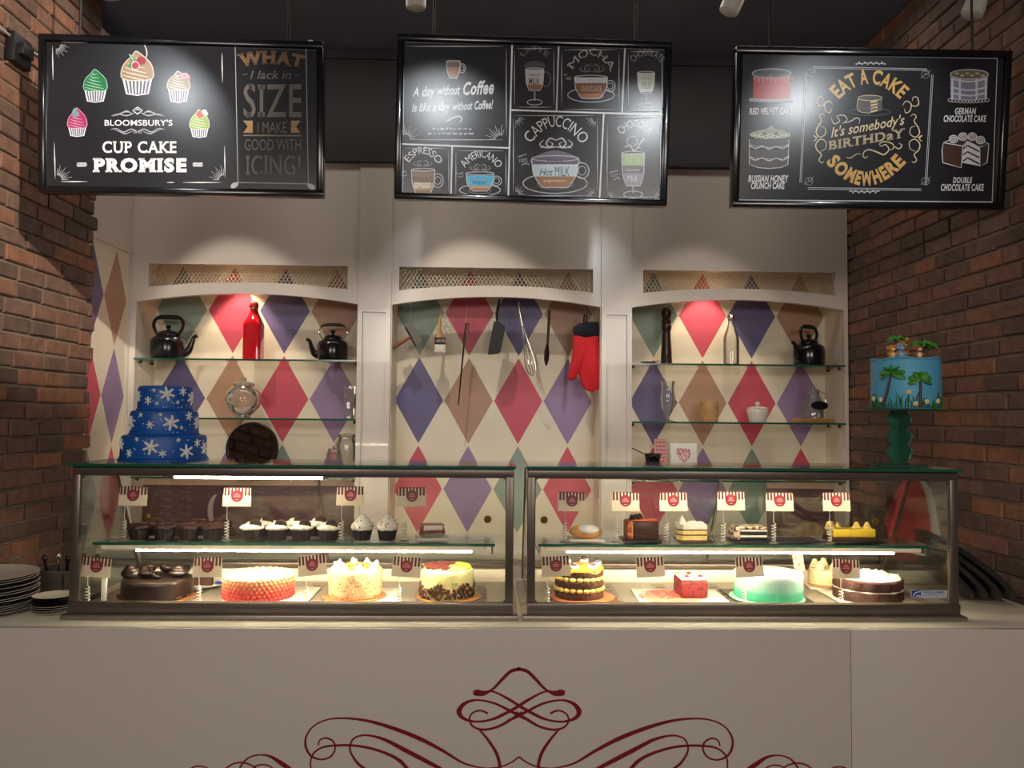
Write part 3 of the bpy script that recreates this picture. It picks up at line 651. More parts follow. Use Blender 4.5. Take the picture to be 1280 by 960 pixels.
a.ring(945, 255, 40, 36, 4, WH); a.rib([(985, 310), (1010, 265), (1040, 232)], [4, 8, 9], WH); a.rib([(890, 300), (930, 285), (955, 325), (990, 300), (1010, 320)], 6, WH)
glass_art(a, 953, 88, 345, 595, 660, [(0, .38, (170, 196, 140)), (.38, .6, (104, 96, 100)), (.6, 1, (152, 150, 164))], 6); a.text('Chocolate', 890, 1000, 456, 482, (220, 216, 210), .0, .3); a.text('MILK', 908, 990, 512, 560, WH, -.005); a.text('MATCHA', 896, 1006, 376, 420, (206, 226, 180), -.005)
a.rib([(772, 492), (810, 484), (840, 478)], 7, GY); a.text('100%', 782, 842, 500, 530, GY, .0, .1); a.rib([(800, 550), (830, 538), (852, 544)], 7, GY); a.build('chocora_tile', t)

# ---- board 3: eat a cake
t, fn = menu_board('black cake board with gold lettering hung beside the right brick wall', 1.3551, 2.6149, .0096, .1228, -.0088, .9987, .5611, 2.5)
a = Art(fn).at(910, 60, 4.683); LN = (196, 198, 204)
A_ = lambda ox, oy, s_, x, y: (ox+x/s_, oy+y/s_)
tl, bl, tr, br = A_(910, 60, 4.683, 82, 34), A_(910, 60, 4.683, 60, 890), A_(1150, 60, 4.687, 452, 62), A_(1150, 60, 4.687, 422, 902)
a.at(0, 0, 1); a.rib([tl, tr], 1.1, LN, 1); a.rib([bl, br], 1.3, LN, 1); a.rib([tl, bl], .7, (130, 132, 138), 1); a.rib([tr, br], .9, LN, 1)
a.at(990, 60, 4.8)
for d in (0, 9):
    for P in ([(125, 112+d), (810, 126+d)], [(846-d, 160), (806-d, 820)], [(95, 838+d), (775, 846+d)], [(88-d, 150), (55-d, 808)]): a.rib(P, 3.5, LN, 1)
for x, y in ((800, 160), (800, 800), (100, 800), (115, 150)):
    a.ring(x, y, 24, 22, 3, (150, 152, 158)); a.ring(x+8, y-10, 12, 12, 3, (150, 152, 158)); a.rib([(x-30, y+20), (x, y), (x+30, y-26)], 3, (150, 152, 158))
for y, sg in ((88, 1), (868, -1)):
    for i in range(-5, 6): a.ell(470+i*17-(y > 400)*38, y+(abs(i) % 2)*9*sg, 6, 5, LN)
    a.rib([(390-(y > 400)*38, y+8*sg), (470-(y > 400)*38, y+4*sg), (550-(y > 400)*38, y+8*sg)], 4, LN)
a.build('chalk_border', t)
a = Art(fn).at(990, 60, 4.8)
a.arc('EAT A CAKE', (280, 306), (462, 212), (648, 306), 82, GOLD, .03)
a.build('headline', t, label='gold arched lettering'); a = Art(fn).at(990, 60, 4.8); a.text("It's somebody's", 234, 674, 478, 536, CRE, .012, .25, 0, 400, 458); a.text('BIRTHDaY', 218, 676, 560, 612, (188, 172, 142), .03, 0, .05, 482, 536)
a.build('headline', t, label='slanted cream lettering'); a = Art(fn).at(990, 60, 4.8); a.arc('SOMEWHERE', (204, 684), (440, 822), (682, 684), 76, (214, 172, 104), .05)
a.build('headline', t, label='gold lettering curving upwards')
a = Art(fn).at(990, 60, 4.8)
a.poly([(395, 305), (430, 288), (500, 285), (540, 305), (540, 375), (470, 390), (395, 375)], (96, 92, 94)); a.ring(468, 300, 72, 16, 4, CRE)
for i in range(4): a.poly([(470, 322+i*19), (512, 312+i*19), (512, 322+i*19), (470, 332+i*19)], (236, 214, 160))
a.rib([(395, 305), (395, 375), (468, 392)], 4, CRE); a.ring(470, 384, 120, 22, 3, (120, 118, 116))
a.rib([(235, 420), (250, 455), (285, 440), (270, 410), (310, 405), (330, 430), (300, 455)], [3, 6, 6, 5, 6, 5, 3], (214, 206, 190)); a.rib([(310, 450), (350, 440), (385, 420), (405, 430), (400, 455)], [3, 7, 7, 5, 2], (214, 206, 190))
a.rib([(325, 655), (350, 660), (390, 635), (412, 640)], [3, 7, 6, 2], (196, 180, 140)); a.rib([(455, 650), (435, 660), (425, 635), (455, 610), (510, 625), (550, 640), (580, 610), (560, 580), (535, 590), (525, 575), (555, 562), (600, 575), (610, 600), (585, 612)], [3, 5, 5, 6, 8, 8, 6, 5, 4, 4, 6, 6, 5, 3], CRE); a.rib([(610, 590), (640, 605), (658, 585), (640, 572)], [4, 7, 6, 3], CRE)
for sg, cx in ((-1, 175), (1, 732)):
    X = lambda v: cx+sg*v
    a.rib([(X(-20), 410), (X(-5), 398), (X(12), 412), (X(0), 440), (X(25), 480), (X(30), 515), (X(5), 535), (X(-25), 515), (X(-20), 480), (X(5), 470)], [3, 5, 6, 6, 7, 7, 6, 5, 4, 3], CRE); a.rib([(X(-15), 680), (X(-2), 688), (X(14), 672), (X(0), 640), (X(28), 610), (X(32), 575), (X(5), 548), (X(-28), 565), (X(-24), 605), (X(5), 620)], [3, 5, 6, 6, 7, 7, 6, 5, 4, 3], CRE)
    a.rib([(X(-70), 345), (X(-50), 320), (X(-20), 335), (X(-25), 375), (X(-50), 390), (X(-60), 365)], [3, 6, 7, 6, 5, 3], CRE); a.rib([(X(-20), 340), (X(0), 350), (X(25), 340), (X(20), 300), (X(-5), 296), (X(-12), 320)], [3, 6, 7, 6, 5, 3], CRE); a.rib([(X(20), 540), (X(48), 525), (X(30), 545), (X(46), 560)], 5, CRE)
a.build('flourish', t)
def cap2(a, s1, box): a.text(s1, *box, (226, 228, 232), .03, .22)
a = Art(fn).at(910, 60, 4.683)
a.poly([(148, 165), (366, 165), (364, 300), (255, 312), (146, 298)], (186, 66, 68)); a.ell(255, 150, 114, 28, (96, 98, 104)); a.ring(255, 150, 114, 28, 5, (190, 192, 198))
for i in range(10): a.rib([(150+i*24, 168), (156+i*24, 190+8*(i % 3)), (162+i*24, 168)], [6, 9, 6], (196, 140, 140), 3)
for i in range(12): a.ell(136+i*21.5, 304+7*math.sin(i*math.pi/11), 12, 9, (150, 156, 160)); a.ring(136+i*21.5, 304+7*math.sin(i*math.pi/11), 12, 9, 3, LN)
for i in range(5): a.ring(190+i*32, 140+(i % 2)*14, 16, 7, 3, (60, 62, 66))
a.build('red_velvet_drawing', t)
for org, L in (((910, 60, 4.683), [('RED VELVET CAKE', (124, 378, 352, 388))]), ((910, 60, 4.683), [('RUSSIAN HONEY', (118, 354, 746, 784)), ('CRUNCH CAKE', (134, 332, 788, 824))]), ((1150, 60, 4.687), [('GERMAN', (204, 328, 352, 388)), ('CHOCOLATE CAKE', (138, 388, 396, 432))]), ((1150, 60, 4.687), [('DOUBLE', (192, 306, 758, 790)), ('CHOCOLATE CAKE', (122, 374, 798, 836))])):
    a = Art(fn).at(*org)
    for s_, box in L: cap2(a, s_, box)
    a.build('cake_name', t, label='white slanted lettering')
a = Art(fn).at(910, 60, 4.683)
for y in (535, 595, 655): a.poly([(126, y), (358, y), (352, y+38), (240, y+52), (128, y+38)], (74, 68, 66), 0)
for y in (572, 640):
    a.rib([(124, y), (160, y+16), (200, y+4), (240, y+20), (280, y+6), (320, y+16), (358, y-4)], 7, LN); a.rib([(124, y-8), (160, y+4), (240, y+10), (320, y+4), (358, y-12)], 4, LN)
a.rib([(124, 535), (124, 680), (170, 700), (240, 706), (310, 700), (350, 680), (356, 535)], 5, LN, 1)
a.poly([(130, 510), (160, 486), (220, 475), (254, 454), (280, 476), (330, 486), (360, 515), (300, 532), (190, 532)], (150, 148, 132), 3)
for i in range(9): a.ring(142+i*26, 514-abs(i-4)*1.5+(i % 2)*8, 13, 9, 4, (226, 226, 216))
for x in (212, 282): a.ell(x, 503, 12, 10, (84, 92, 60))
a.build('honey_cake_drawing', t)
a = Art(fn).at(1150, 60, 4.687)
a.poly([(176, 165), (398, 165), (390, 300), (285, 314), (178, 300)], (132, 134, 160)); a.ell(288, 155, 112, 28, (104, 102, 96)); a.ring(288, 155, 112, 28, 5, LN)
for y in (180, 230, 262): a.rib([(178, y), (288, y+18), (392, y)], 9, (206, 208, 220))
for x in (188, 232, 330, 384): a.rib([(x, 180), (x, 300)], 12, (206, 208, 220), 1)
for i in range(6): a.ell(215+i*30, 150+(i % 2)*12, 13, 6, (190, 180, 120))
for i in range(12): a.ring(176+i*19.5, 306+8*math.sin(i*math.pi/11), 12, 9, 4, LN)
a.build('german_cake_drawing', t)
a = Art(fn).at(1150, 60, 4.687)
a.poly([(130, 560), (250, 575), (240, 700), (130, 670)], (74, 52, 46)); a.poly([(130, 560), (200, 535), (320, 535), (400, 560), (345, 580), (275, 545), (250, 575)], (60, 54, 54)); a.poly([(345, 585), (400, 565), (392, 670), (345, 692)], (60, 52, 50))
a.poly([(255, 580), (275, 548), (348, 585), (348, 692), (245, 672)], (214, 216, 228))
for y in (590, 626, 662): a.rib([(252, y), (278, y-18), (348, y+18)], 9, (40, 38, 44), 1)
a.rib([(250, 575), (135, 555), (128, 600), (132, 672), (240, 702), (250, 575), (275, 546), (348, 582), (402, 562), (392, 672), (350, 695), (348, 582)], 5, (220, 222, 226), 1); a.rib([(135, 556), (200, 534), (320, 534), (402, 562)], 5, LN)
for x, y in ((195, 534), (250, 520), (305, 520), (352, 540)): a.ell(x, y, 25, 22, (150, 148, 148)); a.ring(x, y, 25, 22, 5, (226, 226, 228)); a.ring(x, y, 12, 10, 4, (226, 226, 228))
a.build('chocolate_cake_drawing', t)

# ---------------------------------------------------------------- ceiling spotlights, cable, bracket
def track_spot(px, py, Y, dirv, label):
    p = PY(px, py, Y); t = thing('spotlight', label, 'spotlight', p, group='spotlights on the dark ceiling')
    d = Vector(dirv).normalized(); q = d.to_track_quat('-Z', 'Y').to_matrix().to_4x4(); gm = mat('spot_grey', (200, 196, 188), .45)
    m = MB(); m.lathe([(.030, 0), (.036, .004), (.037, .02), (.037, .12), (.028, .135), (.01, .14)], 24, mtx=q); m.build('lamp_head', gm, t)
    m = MB(); m.lathe([(.029, .0005), (.0, .0006)], 20, mtx=q, cap=False); m.build('lamp_lens', mat('spot_lens', (236, 226, 206), .3), t)
    e = q @ Vector((0, 0, .1)); m = MB(); m.tube([e, (e.x, e.y, 3.262-p.z)], .008); m.b2(e.x-.05, e.x+.05, e.y-.018, e.y+.018, 3.25-p.z, 3.27-p.z, bev=.003); m.build('stem', BLACKM, t)
track_spot(140, -1, 2.9, (.1, .3, -1), 'small grey spotlight above the cupcake board, only its rim showing')
track_spot(520, 11, 2.9, (0, .12, -1), 'pale grey spotlight pointing straight down over the coffee board')
track_spot(910, 16, 2.9, (-.42, .1, -1), 'tilted pale grey spotlight between the coffee and cake boards')
track_spot(1214, 20, 2.66, (-.42, .1, -1), 'tilted pale grey spotlight above the cake board near the right wall')
m = MB(); P = [PX(-25, 18, XL+.012), PX(0, 35, XL+.012), PX(22, 52, XL+.012), PX(46, 68, XL+.012), PX(70, 78, XL+.03)]; O = P[1]
m.tube([p-O for p in P], .0045, smooth=4); tag(m.build('cable', mat('grey_cable', (170, 166, 160), .5), None, O), 'thin grey cable slung along the top of the left brick wall', 'cable')
p0, p1 = PX(6, 74, XL), PX(30, 40, XL)
m = MB(); m.b2(-.004, .03, 0, p1.y-p0.y, 0, .10, bev=.004); m.b2(.0, .05, .02, p1.y-p0.y-.02, .03, .07, bev=.004)
tag(m.build('wall_bracket', BLACKM, None, (XL, p0.y, p0.z)), 'black metal wall bracket high on the left brick wall', 'bracket')
# ================================================================ DISPLAY CASES
CASE_F, DECK, SHZ = 2.285, 1.022, 1.203
def display_case(label, X0, X1, led0, led1, sticker=False):
    W = X1-X0; t = thing('display_case', label, 'display case', (X0, 2.265, 1.0), group='countertop cake display cases')
    f = CASE_F-2.265; H = .424                                    # frame front, frame top (local)
    rear = lambda z: (.262 if z > .424 else .262+(.424-z)/.352*.19) if z > .072 else .452
    m = MB(); m.b2(-.013, W+.013, 0, .50, 0, .014, bev=.003); m.build('base', STEEL2, t)
    m = MB(); w_ = .023
    m.b2(0, W, f, f+.02, H-.027, H, bev=.003); m.b2(0, W, f-.006, f+.02, .014, .046, bev=.003)
    m.b2(0, w_, f, f+.02, .04, H-.02, bev=.003); m.b2(W-w_, W, f, f+.02, .04, H-.02, bev=.003)
    r = .012
    for (cx, sx) in ((w_, 1), (W-w_, -1)):
        for (cz, sz) in ((.046, 1), (H-.027, -1)):
            pts = [(cx, cz)]+[(cx+sx*r*(1-math.cos(a)), cz+sz*r*(1-math.sin(a))) for a in [0, .3, .6, .9, 1.2, 1.57]][::-1]
            m.prism(pts, lambda u, v, d: (u, d, v), f+.004, f+.016)
    m.build('front_frame', STEEL, t)
    m = MB(); m.b2(w_-.004, W-w_+.004, f+.010, f+.013, .042, H-.022); m.build('front_glass', GLASS, t, smooth=0)
    m = MB(); m.b2(-.004, W+.004, .004, .285, H, H+.008, 0); m.b2(-.004, W+.004, .0032, .004, H, H+.008, 1); m.b2(W+.004, W+.0048, .004, .285, H, H+.008, 1); m.b2(-.0048, -.004, .004, .285, H, H+.008, 1)
    m.build('glass_top', [GLASS, GREEN], t, smooth=0)
    for x0 in (.004, W-.008):
        pts = [(f+.02, .04), (f+.02, H-.002), (.262, H-.002), (.452, .072), (.452, .04)]
        m = MB(); m.prism(pts, lambda u, v, d: (d, u, v), x0, x0+.004); m.build('side_glass', GLASS, t, smooth=0)
        m = MB(); x = x0+.002; m.tube([(x, .262, H-.004), (x, .36, .235), (x, .452, .072), (x, .452, .028)], .005, 6); m.build('rear_post', STEEL, t)
    m = MB(); m.b2(.01, W-.01, .444, .462, .064, .080, bev=.002); m.b2(.01, W-.01, .254, .27, H-.018, H-.002, bev=.002); m.build('rear_rail', STEEL, t)
    for k, (xa, xb, off) in enumerate(((.016, W/2+.01, 0), (W/2-.01, W-.016, .007))):
        pts = [(.262+off, H-.018), (.266+off, H-.018), (.456+off, .078), (.452+off, .078)]
        m = MB(); m.prism(pts, lambda u, v, d: (d, u, v), xa, xb); d = m.build('rear_door', GLASS, t, smooth=0)
        m = MB(); x = xb if k == 0 else xa
        if k == 0: m.tube([(xb, .27, H-.02), (xb, .46, .08)], .005, 6); m.build('door_edge', STEEL2, d)
        kx = .07 if k == 0 else W-.075; q = Matrix.Translation((kx, .357+off, .238)) @ Matrix.Rotation(rad(118), 4, 'X')
        m = MB(); m.lathe([(.0115, -.004), (.0125, 0), (.0115, .006), (.006, .0065)], 20, mtx=q); m.build('finger_pull', mat('aged_brass', (150, 124, 62), .35, .8), d)
    m = MB(); m.b2(.012, W-.012, f+.02, .448, .006, DECK-1.0, bev=.001); m.build('deck', mat('deck_steel', (176, 172, 160), .35, .6), t)
    m = MB(); m.b2(.014, W-.014, .432, .444, .02, .062, bev=.002); m.build('back_rim', TOPW, t)
    for i in range(7):
        x = .10+i*(W-.2)/6; m = MB(); m.b2(x-.022, x+.022, .15, .40, DECK-1.0, DECK-1.0+.0012)
        for q in range(4): m.b2(x-.012, x+.012, .19+q*.05, .198+q*.05, DECK-1.0+.0012, DECK-1.0+.0016, 1)
        m.build('vent_strip', [STEEL2, BLACKM], t, smooth=0)
    m = MB(); s0, s1 = .078, .268; z = SHZ-1.0; m.b2(.034, W-.052, s0, s1, z-.008, z, 0); m.b2(.034, W-.052, s0-.0008, s0, z-.008, z, 1)
    sh = m.build('shelf', [GLASS, GREEN], t, smooth=0)
    m = MB(); m.b2(.055, W-.075, s0+.006, s0+.034, z-.021, z-.0085); m.b2(.055, W-.075, s0+.032, s1-.004, z-.0125, z-.0085); m.build('lamp_housing', mat('lamp_housing', (236, 228, 204), .45), sh)
    m = MB(); m.tube([(.09+led0, s0+.021, z-.0245), (W-led1, s0+.021, z-.0245)], .0045, 10); m.build('shelf_lamp', LED, t)
    for x in (.04, W-.06):
        m = MB(); m.tube([(x, s0+.01, z-.008), (x, s0+.01, z-.03), (x, .30, z-.04), (x, .375, z-.04)], .003, 6); m.build('shelf_bracket', STEEL2, t)
    m = MB(); m.b2(.02, W-.02, .045, .068, (H-.014 if sticker else H-.025), H-.001); m.build('lamp_housing', mat('lamp_housing', (206, 196, 176), .4, .3), t)
    lz = H-.0195 if sticker else H-.031
    m = MB(); m.tube([(.27, .0565, lz), (W-.55 if not sticker else W-.25, .0565, lz)], .0055, 10); m.build('top_lamp', LED2, t)
    if sticker:
        c = PY(1168, 742, CASE_F)
        a = Art(lambda x, y, d: PY(x, y, CASE_F+.0095-d)-Vector((X0, 2.265, 1.0))).at(1120, 660, 6.857)
        a.poly([(132, 534), (440, 534), (438, 600), (132, 602)], (188, 196, 206)); a.poly([(136, 536), (214, 536), (214, 594), (136, 596)], (40, 52, 130))
        a.rib([(146, 592), (160, 562), (190, 548), (212, 546)], [7, 11, 9, 6], (214, 222, 236)); a.ell(190, 588, 24, 16, (188, 196, 206), a0=180, a1=372); a.text('WILLIAMS', 228, 416, 540, 560, (70, 92, 140), .02)
        for y in (570, 580): a.rib([(230, y), (410, y)], 3, (120, 140, 170), 1)
        a.build('maker_sticker', t)
    return t
LX0, LX1, RX0, RX1 = -1.172, .068, .107, 1.350
display_case('glass cake display case with cupcakes on its shelf, under the blue snowflake cake', LX0, LX1, .06, .12)
display_case('glass cake display case with slices on its shelf, under the palm tree cake', RX0, RX1, .03, .15, True)
m = MB(); p = PY(122, 738, 2.36); m.b2(-.008, .008, -.003, .003, 0, .085, bev=.001); tag(m.build('shelf_post', PAPER, None, (p.x, 2.40, DECK)), 'thin white upright strip at the left end of the cupcake case', 'strip')

# ---------------------------------------------------------------- price signs on spring stands
CARD = mat('card_cream', (226, 208, 180), .55); CARDR = mat('card_maroon', (84, 28, 28), .5); BADGE = mat('badge_maroon', (122, 26, 38), .4); PALE = mat('print_pale', (214, 150, 140), .5)
def price_sign(px, py, lx, Y, z0, tilt, label, seed, group):
    c = PY(px, py, Y-.006); l = PY(lx, py+9, Y); rnd = random.Random(seed)
    t = thing('price_sign', label, 'price sign', (l.x, Y, z0), group=group); zc = c.z-z0; W, H = .083, .057
    m = MB(); m.lathe([(.014, 0), (.014, .002), (.003, .003)], 18); m.build('foot', STEEL2, t)
    lz = l.z-z0; m = MB(); n = 6; hs = .052
    P = [(.0062*math.cos(2*math.pi*i/8), .0062*math.sin(2*math.pi*i/8), .004+hs*i/(8*n)) for i in range(8*n+1)]
    m.tube(P, 0.0016, 5); m.tube([(.0062, 0, .004+hs), (0, 0, .062), (0, 0, lz-.008)], .0012, 5)
    m.tube([(.008*math.cos(a), -.0005, lz+.008*math.sin(a)) for a in [2*math.pi*k/16 for k in range(16)]], .0012, 5, closed=True); m.build('spring_stand', mat('bright_wire', (226, 222, 210), .3, .35), t)
    q = Matrix.Translation((c.x-l.x, -.003, zc)) @ Matrix.Rotation(rad(tilt), 4, 'Y') @ Matrix.Rotation(rad(-6), 4, 'X')
    def Q(u, v, d): return q @ Vector((u, -d, v))
    m = MB(); m.prism([(-W/2, -H/2), (W/2, -H/2), (W/2-.0005, .006), (-W/2+.0005, .006)], Q, 0, .0008, 0)
    m.prism([(-W/2+.002, .004), (W/2-.002, .004), (W/2-.002, H/2-.004), (-W/2+.002, H/2-.004)], Q, 0, .0007, 0)
    nb = 8
    for i in range(nb):
        x = -W/2+.002+(W-.004)*(i+.5)/nb-.0029; top = H/2; m.prism([(x, .003), (x+.0058, .003), (x+.0058, top-.001), (x+.0029, top), (x, top-.001)], Q, .0006, .0012, 1)
    cd = m.build('card', [CARD, CARDR], t, smooth=0)
    m = MB(); r = .0172; m.prism([(r*math.cos(a), r*math.sin(a)+.002) for a in [2*math.pi*k/22 for k in range(22)]], Q, .0009, .0018, 0)
    for i, (v, wd) in enumerate(((.009, .010), (.0045, .019), (.000, .021), (-.0085, .011))):
        wd *= rnd.uniform(.8, 1.05); m.prism([(-wd/2, v-.0009), (wd/2, v-.0009), (wd/2, v+.0009), (-wd/2, v+.0009)], Q, .0018, .002, 1)
    m.build('round_badge', [BADGE, PALE], cd, smooth=0)
    return t
G1, G2 = 'striped price signs on the upper shelves', 'striped price signs in front of the cakes'
for i, (px, py, lx, tl, lb) in enumerate([
    (166, 620, 156, 0, 'striped maroon price sign at the left end of the upper shelf by the chocolate cupcakes'),
    (296, 621, 284, 0, 'striped maroon price sign between the chocolate cupcakes and the cookie-topped cupcakes'),
    (438, 620, 427, 0, 'striped maroon price sign between the cookie-topped cupcakes and the white-swirl cupcakes'),
    (515, 621, 506, -1, 'striped maroon price sign between the white-swirl cupcakes and the wrapped pastry'),
    (715, 627, 706, 1, 'striped maroon price sign left of the sugared bun'),
    (782, 627, 770, 0, 'striped maroon price sign beside the tall chocolate cake slice'),
    (842, 627, 833, 0, 'striped maroon price sign left of the yellow layered slice'),
    (914, 626, 904, 0, 'striped maroon price sign left of the dark cookie slice'),
    (975, 627, 967, 0, 'striped maroon price sign over the empty black slice tray'),
    (1046, 627, 1037, 0, 'striped maroon price sign standing over the left end of the mango yellow slice')]):
    price_sign(px, py, lx, 2.380, SHZ, tl, lb, i, G1)
for i, (px, py, lx, tl, lb) in enumerate([
    (120, 709, 110, 4, 'striped maroon price sign left of the dark chocolate cake'),
    (259, 709, 249, 0, 'striped maroon price sign between the chocolate and the pink ombre cakes'),
    (390, 707, 383, -7, 'tilted striped maroon price sign between the pink ombre and the crumbed cakes'),
    (508, 709, 499, 4, 'striped maroon price sign between the crumbed and the pistachio cakes'),
    (695, 708, 684, -3, 'striped maroon price sign in front of the chocolate layer cake with cream beads'),
    (813, 709, 804, -3, 'striped maroon price sign left of the cut red velvet cake'),
    (937, 709, 930, -3, 'striped maroon price sign in front of the mint green cake'),
    (1058, 711, 1051, 1, 'striped maroon price sign in front of the dark cake topped with white cream')]):
    price_sign(px, py, lx, 2.322, DECK, tl, lb, 20+i, G2)

# ---------------------------------------------------------------- boards and trays under the cakes
def tray(px, Y, w, d, z, col, label, rz=0, round_=0, h=.004, name='cake_board', cat='cake board'):
    x = PY(px, 700, Y).x; m = MB()
    if round_: m.lathe([(round_-.002, 0), (round_, .001), (round_, h-.001), (round_-.002, h)], 48)
    else: m.box((0, 0, h/2), (w, d, h), bev=.0015)
    return tag(m.build(name, mat('board_%d_%d_%d' % col, col, .35, noise=.03), None, (x, Y, z), rot=(0, 0, rad(rz))), label, cat)
KRAFT, GOLDB, WHT, BLK = (164, 108, 66), (178, 130, 70), (236, 230, 214), (34, 32, 34)
DH = DECK+.0018
TRY = 2.475
# ---------------------------------------------------------------- cakes on the deck
def X_(px, Y): return PY(px, 715, Y).x
rn = random.Random(11)
choc = mat('chocolate_glaze', (30, 18, 15), .38, noise=.2, nscale=40, bump=.2, bscale=40)
choc2 = mat('chocolate_sponge', (72, 42, 30), .75, noise=.25, nscale=120, bump=.8, bscale=160)
cream = mat('whipped_cream', (250, 242, 226), .5, bump=.15, bscale=120)
def round_cake(r, h, rr=.008, wob=.0012, n=72, seed=1):
    ph = [random.Random(seed).uniform(0, 6) for _ in range(6)]
    def f(R, z, a): return R+(wob*(math.sin(5*a+ph[0])+.7*math.sin(11*a+ph[1]+z*90)+.5*math.sin(23*a+ph[2]-z*140)) if R > r*.5 else 0), z+(wob*.6*math.sin(7*a+ph[3]+R*60) if z > h*.7 else 0)
    prof = [(r*.97, 0), (r, .004)]+[(r, h*k) for k in (.2, .35, .5, .65, .8)]+[(r, h-rr), (r-rr*.3, h-rr*.3), (r-rr, h)]+[(r*k, h) for k in (.8, .6, .4, .2, .02)]
    m = MB(); m.lathe(prof, n, wob=f); return m
def cake(label, px, Y, z, name='cake'): return thing(name, label, 'cake', (X_(px, Y), Y, z))
# dark chocolate
tray(198, 2.45, 0, 0, DH, KRAFT, 'brown round board under the dark chocolate cake', round_=.112)
t = cake('dark chocolate cake with glossy chocolate scrolls on top', 197, 2.45, DH+.004); round_cake(.101, .056, .010, .0014, seed=2).build('cake_body', choc, t)
for (x, y, r, sy) in ((-.065, -.03, .030, .8), (-.033, -.012, .024, 1.3), (.012, -.045, .014, 1.2), (.062, -.005, .026, .8), (.05, .04, .024, 1.1), (-.05, .05, .024, 1.), (0, .06, .022, 1.)):
    m = MB()
    for k in range(3): m.ball((x+rn.uniform(-.006, .006), y+rn.uniform(-.006, .006), .056+r*.55+k*r*.22), (r*(1-.22*k), r*sy*(1-.2*k)*.9, r*.42), n=14, mtx=Matrix.Rotation(rn.uniform(-.5, .5), 3, 'X').to_4x4())
    m.build('chocolate_scroll', choc, t)
m = MB()
for i in range(60):
    a = rn.uniform(0, 6.28); R = rn.uniform(.1, .107); m.box((R*math.cos(a), R*math.sin(a), .004+rn.random()*.004), (.006, .004, .005), mtx=Matrix.Identity(4))
m.build('crumbs', choc2, t, kind='stuff')
# slice on a plate behind it
p = thing('plate', 'white plate with a blue rim mark behind the dark chocolate cake', 'plate', (X_(252, 2.60), 2.60, DH))
m = MB(); m.lathe([(.045, 0), (.05, .003), (.075, .010), (.077, .012), (.05, .006), (.01, .005)], 36); m.build('dish', PAPER, p)
m = MB(); m.ball((.062, -.012, .0145), (.016, .009, .004)); m.build('rim_mark', mat('cobalt', (46, 66, 160), .3), p)['label'] = 'blue spot on the rim'
t = thing('cake_slice', 'dark brown cake slice on the white plate behind the chocolate cake', 'cake slice', (X_(244, 2.60), 2.60, DH+.0055))
def wedge(L, w, h, layers, mats_, names, t, rz=0, jit=.0012, seed=1):
    """stacked wedge, tip towards -x, layers = [(z0, z1, mat index)]"""
    rnd = random.Random(seed); c, s = math.cos(rz), math.sin(rz)
    for (z0, z1, mi, nm) in layers:
        N = 10; pts = []
        for i in range(N+1): pts.append((-L/2+L*i/N, -w/2*i/N))
        for i in range(1, 6): a = -math.pi/2+math.pi*i/6; pts.append((L/2+.08*w*math.cos(a), w/2*math.sin(a)))
        for i in range(N, 0, -1): pts.append((-L/2+L*i/N, w/2*i/N))
        vs = []
        m = MB(); Z = [z0, z0+(z1-z0)*.33, z0+(z1-z0)*.66, z1]
        n = len(pts); V = []
        for z in Z:
            for (x, y) in pts:
                x += rnd.uniform(-jit, jit); y += rnd.uniform(-jit, jit); V.append((c*x-s*y, s*x+c*y, z))
        F = [tuple(range(n-1, -1, -1)), tuple(range(3*n, 4*n))]
        for k in range(3): F += [(k*n+i, k*n+(i+1) % n, (k+1)*n+(i+1) % n, (k+1)*n+i) for i in range(n)]
        m.add(V, F); m.build(nm, mats_[mi], t, smooth=25)
wedge(.10, .06, .03, [(0, .022, 0, 'sponge'), (.022, .028, 1, 'glaze')], [choc2, choc], None, t, rad(20), seed=4)
# pink ombre rosette cake
tray(341, 2.465, .25, .235, DH, WHT, 'white square board under the pink ombre cake')
t = cake('pink ombre cake covered in piped rosettes', 324, 2.45, DH+.004)
om = ramp_mat('ombre_cream', [(0, (190, 54, 58)), (.35, (204, 80, 72)), (.6, (214, 120, 92)), (.85, (222, 176, 130)), (1, (228, 210, 186))], 0, .072, .55, .02, 55, .35, bscale=140)
m = round_cake(.100, .066, .008, .0006, seed=5); m.build('cake_body', om, t)
m = MB()
for ring in range(6):
    nR = 46
    for k in range(nR):
        a = 2*math.pi*(k+.5*(ring % 2))/nR; zz = .007+ring*.0108; R = .0995
        m.ball((R*math.cos(a), R*math.sin(a), zz), (.0068, .0068, .0068), n=7)
for rr, nR in ((.09, 28), (.07, 22), (.05, 15), (.03, 9), (.01, 3)):
    for k in range(nR): a = 2*math.pi*k/nR+rr*9; m.ball((rr*math.cos(a), rr*math.sin(a), .066), (.010, .010, .006), n=8)
m.build('rosette_icing', om, t, kind='stuff')
# crumbed cream cake
tray(456, 2.465, .215, .20, DH, WHT, 'white square board under the crumbed cream cake', 3)
tray(444, 2.45, 0, 0, DH+.004, (180, 116, 74), 'orange-brown round board under the crumbed cream cake', round_=.096, h=.003)
t = cake('tall beige crumb-coated cake topped with piped cream', 445, 2.45, DH+.007)
cr = speckle_mat('cake_crumb', (186, 138, 94), (222, 190, 148), 130, .42)
round_cake(.079, .082, .006, .0016, seed=6).build('cake_body', cr, t)
m = MB()
for i in range(8):
    a = 2*math.pi*i/8+.3; x, y = .06*math.cos(a), .06*math.sin(a)
    for k in range(4): m.ball((x+rn.uniform(-.004, .004), y+rn.uniform(-.004, .004), .084+k*.0045), (.015-.0032*k, .015-.0032*k, .006), n=10)
    m2 = MB(); m2.ball((.037*math.cos(a+.39), .037*math.sin(a+.39), .087), (.012, .010, .006), n=8); m2.build('fruit_piece', mat('apricot', (232, 160, 70), .35) if i % 3 else mat('olive_herb', (104, 112, 50), .5), t)
m.build('piped_cream', cream, t)
